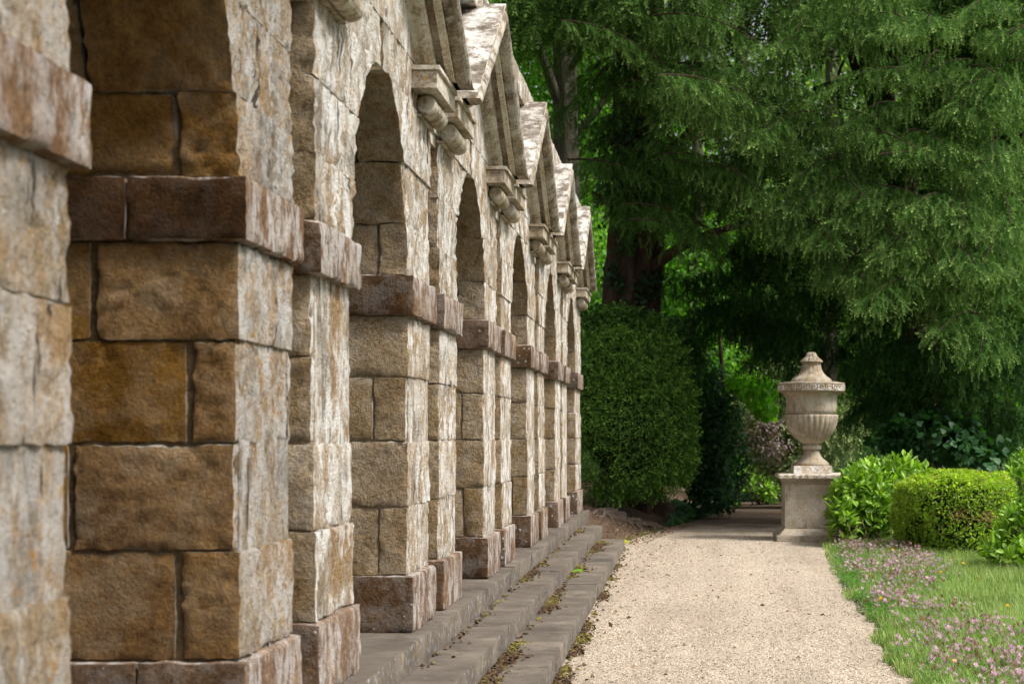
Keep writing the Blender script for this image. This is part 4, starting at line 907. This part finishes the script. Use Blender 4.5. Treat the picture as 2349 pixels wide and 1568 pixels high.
shrub('dark_hedge', 'dark leafy undergrowth beyond the path, low behind the urn', W(1900, 1100, 38), [mass(1700, 1140, 38.5, 0.5, 0.4, 0.3), mass(1755, 1145, 38.5, 0.5, 0.4, 0.28), mass(1800, 1140, 38.5, 0.5, 0.4, 0.3), mass(1690, 1110, 38.5, 0.7, 0.5, 0.7), mass(1740, 1060, 39, 0.9, 0.5, 0.9), mass(1860, 1090, 38, 1.2, 0.6, 0.8), mass(1760, 1090, 39, 0.8, 0.6, 0.8), mass(2050, 1060, 36, 1.6, 0.8, 1.0), mass(2260, 1040, 35, 1.6, 0.8, 1.2)], 8000, LEAF2, 0.12, (0.012, 0.045, 0.018), (0.04, 0.10, 0.03))

# ------------------------------------------------------------------ clipped box hedge, curved in plan
bh = tag(empty('box_hedge', (*W(2190, 1280, 21)[:2], 0)), 'low clipped box hedge with a curved flat top and brown dieback patch', 'hedge')
cpl = spline([W(2128, 1100, 21.9)[:2], W(2150, 1100, 21.3)[:2], W(2195, 1100, 21.1)[:2], W(2240, 1100, 21.6)[:2], W(2245, 1100, 22.6)[:2], W(2215, 1100, 23.6)[:2], W(2160, 1100, 24.3)[:2]], 60)
HW, HT = 0.47, 0.98
tn = norm(np.gradient(cpl, axis=0)); sn = np.stack([-tn[:, 1], tn[:, 0]], 1)
def hedge_pts(n):
    i = rng.uniform(0, 59, n); k = i.astype(int).clip(0, 58); f = (i - k)[:, None]; c = cpl[k] * (1 - f) + cpl[k+1] * f; sN = norm(sn[k] * (1 - f) + sn[k+1] * f)
    s = rng.random(n); P = np.zeros((n, 3)); Nn_ = np.zeros((n, 3)); tp = s < 0.34
    v = rng.uniform(-1, 1, n); hgt = HT + 0.10 * (c[:, 1] - 20.5) / 4
    P[tp, :2] = c[tp] + sN[tp] * (v[tp] * HW)[:, None]; P[tp, 2] = hgt[tp] - 0.12 * np.abs(v[tp]) ** 5; Nn_[tp] = np.column_stack([sN[tp] * (v[tp] ** 5)[:, None] * 0.8, np.ones(tp.sum())])
    sg = np.sign(v); z = rng.random(n) ** 0.9; sd_ = ~tp
    prof = HW * (1.0 - 0.10 * (1 - z) + 0.06 * np.sin(np.pi * z) - 0.12 * np.clip(z - 0.85, 0, 1) / 0.15)
    P[sd_, :2] = c[sd_] + sN[sd_] * (sg * prof)[sd_][:, None]; P[sd_, 2] = (z * (hgt - 0.07))[sd_]; Nn_[sd_] = np.column_stack([sN[sd_] * sg[sd_][:, None], 0.15 * np.ones(sd_.sum())])
    e = rng.random(n) < 0.05; 
    return P, norm(Nn_)
P, Nn_ = hedge_pts(50000)
# end cap
ne = 2500; a = rng.uniform(-HW, HW, ne); z = rng.random(ne) * HT; Pe = np.column_stack([cpl[0] + sn[0] * a[:, None] - tn[0] * (0.12 * np.sqrt(1 - (a / HW) ** 2))[:, None], z]); Ne = np.tile(np.array([-tn[0][0], -tn[0][1], 0.1]), (ne, 1))
P = np.concatenate([P, Pe]); Nn_ = norm(np.concatenate([Nn_, Ne])); n = len(P)
P = P + Nn_ * (0.18 * fbm(P * 2.2, 13, 4) - 0.06 * rng.random(n) ** 2)[:, None]
d = norm(Nn_ * 0.7 + rng.normal(0, 0.65, (n, 3)) + np.array([0, 0, 0.2]))
col = rcol(n, (0.13, 0.20, 0.026), (0.33, 0.42, 0.075), 0.3)
nz = fbm(P * 2.3, 41, 3); br = np.clip((nz + 0.20 - 1.5 * np.abs(P[:, 2] - 0.60) - 1.0 * np.abs(P[:, 0] - W(2245, 0, 20.6)[0]) - 0.3 * np.clip(P[:, 1] - 21, 0, 9)) * 5, 0, 1)
brm = (rng.random(n) < br * 0.85 + 0.05)[:, None]
col = np.where(brm, rcol(n, (0.2, 0.13, 0.07), (0.4, 0.29, 0.18), 0.3), col)
lit_top = Nn_[:, 2] > 0.7
col[lit_top] = col[lit_top] * np.array([1.25, 1.2, 1.0])                      # top leaves lightened: overhead light put into the colour
foliage('foliage', [stamp_mesh(LEAF1[0], LEAF1[1], P, frames(d, norm(Nn_ + rng.normal(0, 0.5, (n, 3)))), rng.uniform(0.03, 0.056, n), col)], M['broad'], (P[0][0], P[0][1], 0.4), bh)
ib = MB(); 
for s0 in range(59):
    q = [cpl[s0] + sn[s0] * (HW - 0.16), cpl[s0] - sn[s0] * (HW - 0.16), cpl[s0+1] - sn[s0+1] * (HW - 0.16), cpl[s0+1] + sn[s0+1] * (HW - 0.16)]
    ib.add([(*p_, 0.05) for p_ in q] + [(*p_, HT - 0.2 + 0.10 * (p_[1] - 20.5) / 4) for p_ in q], [(4,7,6,5),(0,1,5,4),(1,2,6,5),(2,3,7,6),(3,0,4,7)])
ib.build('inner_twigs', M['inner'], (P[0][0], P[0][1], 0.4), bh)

# ------------------------------------------------------------------ grass, clover, gravel, moss
n = 76000
gy_ = 9.0 + 15.0 * rng.random(n) ** 1.25; gxr = edge_x(gy_) + 0.02 + rng.random(n) ** 0.9 * (0.36 * gy_ * (2349 - VX) / FPX * 3.0 - 0.0 * gy_)
gxr = edge_x(gy_) - 0.07 + rng.random(n) * np.maximum(0.6, (2380 - VX) / FPX * gy_ - edge_x(gy_) + 0.1)
edge_d = gxr - edge_x(gy_) + 0.17 * vnoise(np.stack([gxr * 0, gy_ * 2.4, gy_ * 0], 1), 4) + 0.12 * vnoise(np.stack([gxr * 6, gy_ * 7, gy_ * 0], 1), 5)
kp = (edge_d > 0.0) & ~((np.abs(gxr - UX) < 0.66) & (np.abs(gy_ - UY) < 0.66)); gxr, gy_, edge_d = gxr[kp], gy_[kp], edge_d[kp]; n = len(gxr)
tall = 0.5 + 0.5 * np.clip(edge_d / 0.25, 0, 1) + 0.35 * fbm(np.stack([gxr * 1.5, gy_ * 1.5, gy_ * 0], 1), 6, 3)
hgt = 0.125 * tall * rng.uniform(0.5, 1.4, n); az = rng.uniform(0, 2 * np.pi, n); ln = rng.uniform(0.1, 0.75, n) * hgt; wd = rng.uniform(0.0022, 0.004, n)
b_ = np.column_stack([gxr, gy_, np.full(n, -0.012)]); sdv = np.column_stack([-np.sin(az), np.cos(az), 0 * az]) * wd[:, None]; ld = np.column_stack([np.cos(az), np.sin(az), 0 * az])
V = np.stack([b_ - sdv, b_ + sdv, b_ + ld * (ln * 0.35)[:, None] + sdv * 0.7 + np.array([0, 0, 1]) * (hgt * 0.6)[:, None], b_ + ld * (ln * 0.35)[:, None] - sdv * 0.7 + np.array([0, 0, 1]) * (hgt * 0.6)[:, None], b_ + ld * ln[:, None] + np.array([0, 0, 1]) * hgt[:, None]], 1).reshape(-1, 3)
i5 = np.arange(n)[:, None] * 5; F = np.concatenate([i5 + np.array([[0, 1, 2]]), i5 + np.array([[0, 2, 3]]), i5 + np.array([[3, 2, 4]])])
gc = rcol(n, (0.13, 0.23, 0.055), (0.36, 0.46, 0.16), 0.25) * (1 + 0.3 * fbm(b_ * 1.1, 31, 3))[:, None]
dry = rng.random(n) < 0.10; gc[dry] = rcol(dry.sum(), (0.3, 0.26, 0.12), (0.42, 0.37, 0.2))
o = mk('grass', V, F, M['grassm'], (2.5, 14, 0), col=np.repeat(gc, 5, 0), smooth=False); tag(o, 'rough meadow grass along the right of the gravel path', 'grass', kind='stuff')

# clover: leaves and pink-mauve heads
def clover_zone(x, y):
    e = x - edge_x(y); wdt = np.interp(y, [9, 11, 13.5, 14.5, 15.5, 19.5, 21.5], [0.85, 1.0, 0.9, 0.25, 0.9, 1.35, 1.0])
    return (e + 0.12 * vnoise(np.stack([y * 2.4, y * 0, y * 0], -1), 4) > 0.05 + 0.2 * vnoise(np.stack([x * 6, y * 6, x * 0], -1), 19)) & (e < wdt + 0.25 * vnoise(np.stack([x * 2, y * 2, x * 0], -1), 9))
n = 60000; cy_ = 9.2 + 12.6 * rng.random(n) ** 1.2; cx_ = edge_x(cy_) + rng.random(n) * 1.7
k = clover_zone(cx_, cy_); cx_, cy_ = cx_[k][:26000], cy_[k][:26000]; n = len(cx_)
pp = np.column_stack([cx_, cy_, rng.uniform(0.015, 0.10, n)]); d = norm(rng.normal(0, 1, (n, 3)) * np.array([1, 1, 0.25])); upv = norm(np.array([0, 0, 1.0]) + rng.normal(0, 0.35, (n, 3)))
V1, F1, C1 = stamp_mesh(LEAF1[0], LEAF1[1], pp, frames(d, upv), rng.uniform(0.022, 0.036, n), rcol(n, (0.06, 0.16, 0.04), (0.14, 0.26, 0.075), 0.2))
o = mk('clover_leaves', V1, F1, M['broad'], (2, 14, 0), col=C1, smooth=False); tag(o, 'clover leaves in patches along the edge of the gravel', 'clover', kind='stuff')
n = 12000; cy_ = 9.2 + 12.6 * rng.random(n) ** 1.1; cx_ = edge_x(cy_) + rng.random(n) * 1.7
k = clover_zone(cx_ - 0.05, cy_) & (fbm(np.stack([cx_ * 2.2, cy_ * 2.2, cx_ * 0], -1), 12, 3) > -0.16); cx_, cy_ = cx_[k][:2300], cy_[k][:2300]; n = len(cx_)
# head: a small tufted ball of petals
HV = []; HF = []
for j in range(14):
    u = (j + 0.5) / 14; ph = j * 2.4; th = math.acos(1 - 1.75 * u); dr = np.array([math.sin(th)*math.cos(ph), math.sin(th)*math.sin(ph), math.cos(th)]); sd2 = np.cross(dr, [0.3, 0.1, 1.0]); sd2 /= np.linalg.norm(sd2)
    b0_ = len(HV); HV += [tuple(dr * 0.25 - sd2 * 0.16), tuple(dr * 0.25 + sd2 * 0.16), tuple(dr * 1.0 + sd2 * 0.2), tuple(dr * 1.0 - sd2 * 0.2)]; HF += [(b0_, b0_+1, b0_+2), (b0_, b0_+2, b0_+3)]
HV = np.array(HV); HF = np.array(HF)
pz_ = rng.uniform(0.09, 0.20, n); pp = np.column_stack([cx_, cy_, pz_]); upv = norm(np.array([0, 0, 1.0]) + rng.normal(0, 0.3, (n, 3))); R = frames(norm(np.cross(upv, rng.normal(0, 1, (n, 3)))), upv)
hc = rcol(n, (0.44, 0.25, 0.35), (0.62, 0.44, 0.50), 0.2); brn = rng.random(n) < np.clip(0.28 + 0.5 * fbm(pp * 2, 77, 2), 0.05, 0.7); hc[brn] = rcol(brn.sum(), (0.16, 0.075, 0.05), (0.30, 0.15, 0.12))
V2, F2, C2 = stamp_mesh(HV, HF, pp, R, rng.uniform(0.012, 0.0195, n), hc)
sb_ = np.column_stack([cx_, cy_, 0 * cx_]); sV = np.stack([sb_ + [-0.0012, 0, 0], sb_ + [0.0012, 0, 0], pp], 1).reshape(-1, 3); sF = np.arange(3 * n).reshape(-1, 3)
o = mk('clover_flowers', np.concatenate([V2, sV]), np.concatenate([F2, sF + len(V2)]), M['petal'], (2, 14, 0.1), col=np.concatenate([C2, np.tile((0.07, 0.14, 0.04), (len(sV), 1))]), smooth=False)
tag(o, 'pink and fading brown clover heads along the path edge', 'flowers', kind='stuff')
# dandelion-like yellow flowers, one by one
fl_mesh = None
for i, (x, y) in enumerate([(2180, 1341), (2215, 1352), (2320, 1362), (2310, 1388), (2385, 1410), (2297, 1396), (2150, 1460), (2460, 1478), (2312, 1605), (2122, 1404), (2213, 1395), (2425, 1640), (2330, 1612), (2352, 1374)]):
    x, y = x * 0.9396, y * 0.9395; h_ = 0.13; Y_ = FPX * (EYE - h_) / (y - VY); b_ = np.array([(x - VX) * Y_ / FPX, Y_, 0.0])
    if fl_mesh is None:
        fm_ = MB()
        for ring, (rr2, zz2) in enumerate(((0.022, 0.0), (0.014, 0.006))):
            for j in range(12):
                a = j * 2 * math.pi / 12 + ring * 0.26; c2, s2 = math.cos(a), math.sin(a)
                fm_.add([(0, 0, zz2), (c2*rr2*0.7 - s2*0.005, s2*rr2*0.7 + c2*0.005, zz2 + 0.004), (c2*rr2, s2*rr2, zz2 + 0.002), (c2*rr2*0.7 + s2*0.005, s2*rr2*0.7 - c2*0.005, zz2 + 0.004)], [(0, 1, 2, 3)])
        fV = np.concatenate(fm_.V); mm = NT('yellow_petals'); M['yellow'] = mm.finish((0.75, 0.48, 0.02), 0.6, trans=0.2); mm = NT('green_stalk'); M['stalk'] = mm.finish((0.09, 0.16, 0.05), 0.6)
        fl_mesh = mesh_np('flower_head', fV, np.array(fm_.F), M['yellow'], smooth=False)
        tv, tf = tube([(0, 0, 0), (0.004, 0.002, 0.07), (0, 0, h_)], 0.002, 5); st_mesh = mesh_np('stalk', tv, np.array(tf), M['stalk'])
    wh = ['by the foot of the laurel', 'below the box hedge, left of centre', 'in front of the right-hand laurel', 'just below the box hedge base', 'near the young laurel at the right', 'beside another, under the hedge corner', 'among clover near the gravel edge, mid path', 'alone in the pale grass at the far right', 'low in the picture among mauve clover', 'at the left end of the upper clover patch', 'in the middle of the upper clover patch', 'at the bottom right corner of the grass', 'just right of another low in the clover', 'on a tall stalk against the box hedge'][i]
    t = tag(empty('yellow_flower', b_), 'small yellow meadow flower ' + wh, 'flower', 'yellow flowers in the grass')
    for me_, zz in ((st_mesh, 0), (fl_mesh, h_)):
        l = bpy.data.objects.new(me_.name, me_); C.objects.link(l); l.parent = t; l.location = (0, 0, zz)
        if zz: l.rotation_euler = (0.5, 0.2 * (i % 3 - 1), i)
# seeding grass stalks by the pedestal
sb = MB()
for i in range(30):
    x = rng.uniform(2.1, 3.6); y = 22.2 + rng.normal(0, 0.35) - 0.4 * (x - 2.1); h_ = rng.uniform(0.22, 0.42)
    lean = rng.normal(0, 0.07, 2); V, F = tube([(x, y, 0), (x + lean[0] * 0.5, y + lean[1] * 0.5, h_ * 0.6), (x + lean[0], y + lean[1], h_)], [0.002, 0.0018, 0.0015], 4); sb.add(V, F)
    V, F = tube([(x + lean[0] * 0.85, y + lean[1] * 0.85, h_ * 0.86), (x + lean[0] * 0.95, y + lean[1] * 0.95, h_ * 0.93), (x + lean[0], y + lean[1], h_ + 0.02)], [0.003, 0.007, 0.002], 5); sb.add(V, F)
mm = NT('dry_grass_seed'); M['seed'] = mm.finish((0.33, 0.27, 0.14), 0.8)
o = sb.build('grass_stalks', M['seed'], (2.7, 22.2, 0)); tag(o, 'tall dry seeding grass stalks at the foot of pedestal and hedge', 'grass', kind='stuff')

# loose pebbles on the path
PV = np.array([(1, 0, 0.05), (0.3, 0.85, 0), (-0.8, 0.5, 0.05), (-0.75, -0.6, 0), (0.4, -0.8, 0.05), (0.05, 0.05, 0.62), (0, 0, -0.4)]); PF = np.array([(0, 1, 5), (1, 2, 5), (2, 3, 5), (3, 4, 5), (4, 0, 5)])
n = 50000; py_ = 9.2 + 16 * rng.random(n) ** 1.35; t = rng.random(n); px_ = -0.86 + t * (np.minimum(edge_x(py_), 2.6) + 0.10 + 0.86)
k = ~((np.abs(px_ - UX) < 0.6) & (np.abs(py_ - UY) < 0.6)) & (px_ > left_x(py_)); px_, py_ = px_[k], py_[k]; n = len(px_)
R = frames(norm(np.column_stack([rng.normal(0, 1, n), rng.normal(0, 1, n), rng.normal(0, 0.25, n)])), norm(np.array([0, 0, 1.0]) + rng.normal(0, 0.25, (n, 3))))
pc = rcol(n, (0.34, 0.275, 0.21), (0.62, 0.545, 0.445), 0.15); dk_ = rng.random(n) < 0.17; pc[dk_] = rcol(dk_.sum(), (0.13, 0.10, 0.075), (0.28, 0.21, 0.15))
pc *= (1 - 0.35 * np.clip(fbm(np.column_stack([px_ * 2.4, py_ * 0.2, 0 * px_]), 61, 3), 0, 1))[:, None]
pc *= 0.95 * (1 + 0.35 * fbm(np.column_stack([px_ * 1.4, py_ * 0.7, 0 * px_]), 51, 4))[:, None] * np.array([0.98, 1.0, 1.03])
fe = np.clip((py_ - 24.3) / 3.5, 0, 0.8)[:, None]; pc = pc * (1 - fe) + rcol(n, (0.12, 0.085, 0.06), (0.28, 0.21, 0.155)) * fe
V_, F_, c_ = stamp_mesh(PV, PF, np.column_stack([px_, py_, path_z(px_, py_) + 0.001]), R, rng.uniform(0.0045, 0.0095, n), pc)
o = mk('gravel', V_, F_, M['pebble'], (0.3, 14, 0), col=c_, smooth=False); tag(o, 'loose pale gravel stones on the path', 'gravel', kind='stuff')
# moss and leaf crumbs in the step corners
Pm = []; Cm = []; Sm = []
for (xc, z0) in ((-1.49, 0.30), (-1.205, 0.15), (-0.853, 0.006)):
    n = 6500; y = rng.uniform(8.5, 22, n); dn = fbm(np.stack([y * 0.9, y * 0 + xc * 9, y * 0], 1), 14, 4); k = rng.random(n) < np.clip((dn + 0.0) * 2.2, 0.03, 1); y = y[k]; n = len(y)
    dx = np.abs(rng.normal(0, 0.035, n)) * (1 + 2.0 * np.clip(fbm(np.stack([y * 0.9, y * 0 + xc * 9, y * 0], 1), 14, 4), 0, 1))
    Pm.append(np.column_stack([xc + dx, y, np.full(n, z0 + 0.004)])); g_ = rng.random(n)[:, None] < np.clip(0.25 + fbm(np.stack([y * 1.3, y * 0 + 7, y * 0], 1), 15, 2) * 1.6, 0.05, 0.9)[:, None]
    Cm.append(np.where(g_, rcol(n, (0.075, 0.07, 0.02), (0.18, 0.145, 0.035), 0.3), rcol(n, (0.035, 0.022, 0.014), (0.10, 0.065, 0.04), 0.3))); Sm.append(rng.uniform(0.008, 0.022, n))
Pm = np.concatenate(Pm); n = len(Pm); R = frames(norm(np.column_stack([rng.normal(0, 1, n), rng.normal(0, 1, n), 0.2 * rng.normal(0, 1, n)])), norm(np.array([0, 0, 1.0]) + rng.normal(0, 0.4, (n, 3))))
V_, F_, c_ = stamp_mesh(PV, PF, Pm, R, np.concatenate(Sm), np.concatenate(Cm))
o = mk('moss', V_, F_, M['moss'], (-1.2, 14, 0.2), col=c_, smooth=False); tag(o, 'moss and brown leaf crumbs gathered in the corners of the steps', 'moss', kind='stuff')
# leaf litter on the soil bank
n = 2600; q = rng.random((n, 2)) * np.array([2.6, 5.0]) + np.array([-2.2, 23.2]); k = (q[:, 0] < left_x(q[:, 1]) + 0.35); q = q[k]
q2 = np.column_stack([rng.uniform(-0.85, 1.7, 420), rng.uniform(9.5, 26, 420)]); q2[:200, 0] = -0.86 + np.abs(rng.normal(0, 0.25, 200)); q2 = q2[(np.abs(q2[:, 0] - UX) > 0.62)]; q = np.concatenate([q, q2]); n = len(q)
zz = np.where(q[:, 0] > left_x(q[:, 1]), path_z(q[:, 0], q[:, 1]) + 0.008, np.maximum(bank_z(q[:, 0], q[:, 1]), -0.003) + 0.012)
V_, F_, c_ = stamp_mesh(LEAF1[0], LEAF1[1], np.column_stack([q, zz]), frames(norm(rng.normal(0, 1, (n, 3)) * np.array([1, 1, 0.2])), norm(np.array([0, 0, 1.0]) + rng.normal(0, 0.4, (n, 3)))), rng.uniform(0.025, 0.06, n), rcol(n, (0.10, 0.06, 0.035), (0.3, 0.2, 0.12), 0.3))
o = mk('leaf_litter', V_, F_, M['petal'], (-1, 25, 0.1), col=c_, smooth=False); tag(o, 'dry brown leaf litter under the clipped yew and scattered over the path', 'leaf litter', kind='stuff')
# single fallen leaves
def fallen(label, pos, size, colr, up_, seed, tpl=HEART):
    mm = NT('fallen_leaf_colour'); mt = mm.finish(mm.ramp(mm.noise(60, 4), (0.3, tuple(v * 0.7 for v in colr)), (0.7, colr)), 0.6, trans=0.2)
    r2 = np.random.default_rng(seed); R = frames(norm(r2.normal(0, 1, (1, 3)) * np.array([1, 1, 0.2])), norm(np.array([up_])))[0]
    V = (R @ (tpl[0] * size).T).T + np.array(pos); o = mk('fallen_leaf', V, tpl[1], mt, pos); tag(o, label, 'leaf', 'fallen leaves')
fallen('green fallen leaf lying on the middle of the lowest step', W(1320, 1311, FPX * 1.45 / 311) + np.array([-0.02, 0, 0.02]), 0.15, (0.14, 0.30, 0.03), (0.2, -0.5, 0.8), 3)
fallen('reddish brown dry leaf on the gravel against the lowest step', W(1347, 1400, FPX * 1.6 / 400) + np.array([0, 0, 0.05]), 0.12, (0.42, 0.2, 0.12), (0.3, -0.8, 0.6), 4)
fallen('yellow-green leaf at the far end of the lowest step', G(1436, 1243) + np.array([0.05, 0, 0.02]), 0.14, (0.35, 0.32, 0.04), (0.1, -0.5, 0.8), 5)
fallen('yellow leaf on the shaded gravel left of the pedestal', G(1672, 1215) + np.array([0, 0, 0.02]), 0.11, (0.45, 0.36, 0.06), (0, -0.4, 0.9), 6)
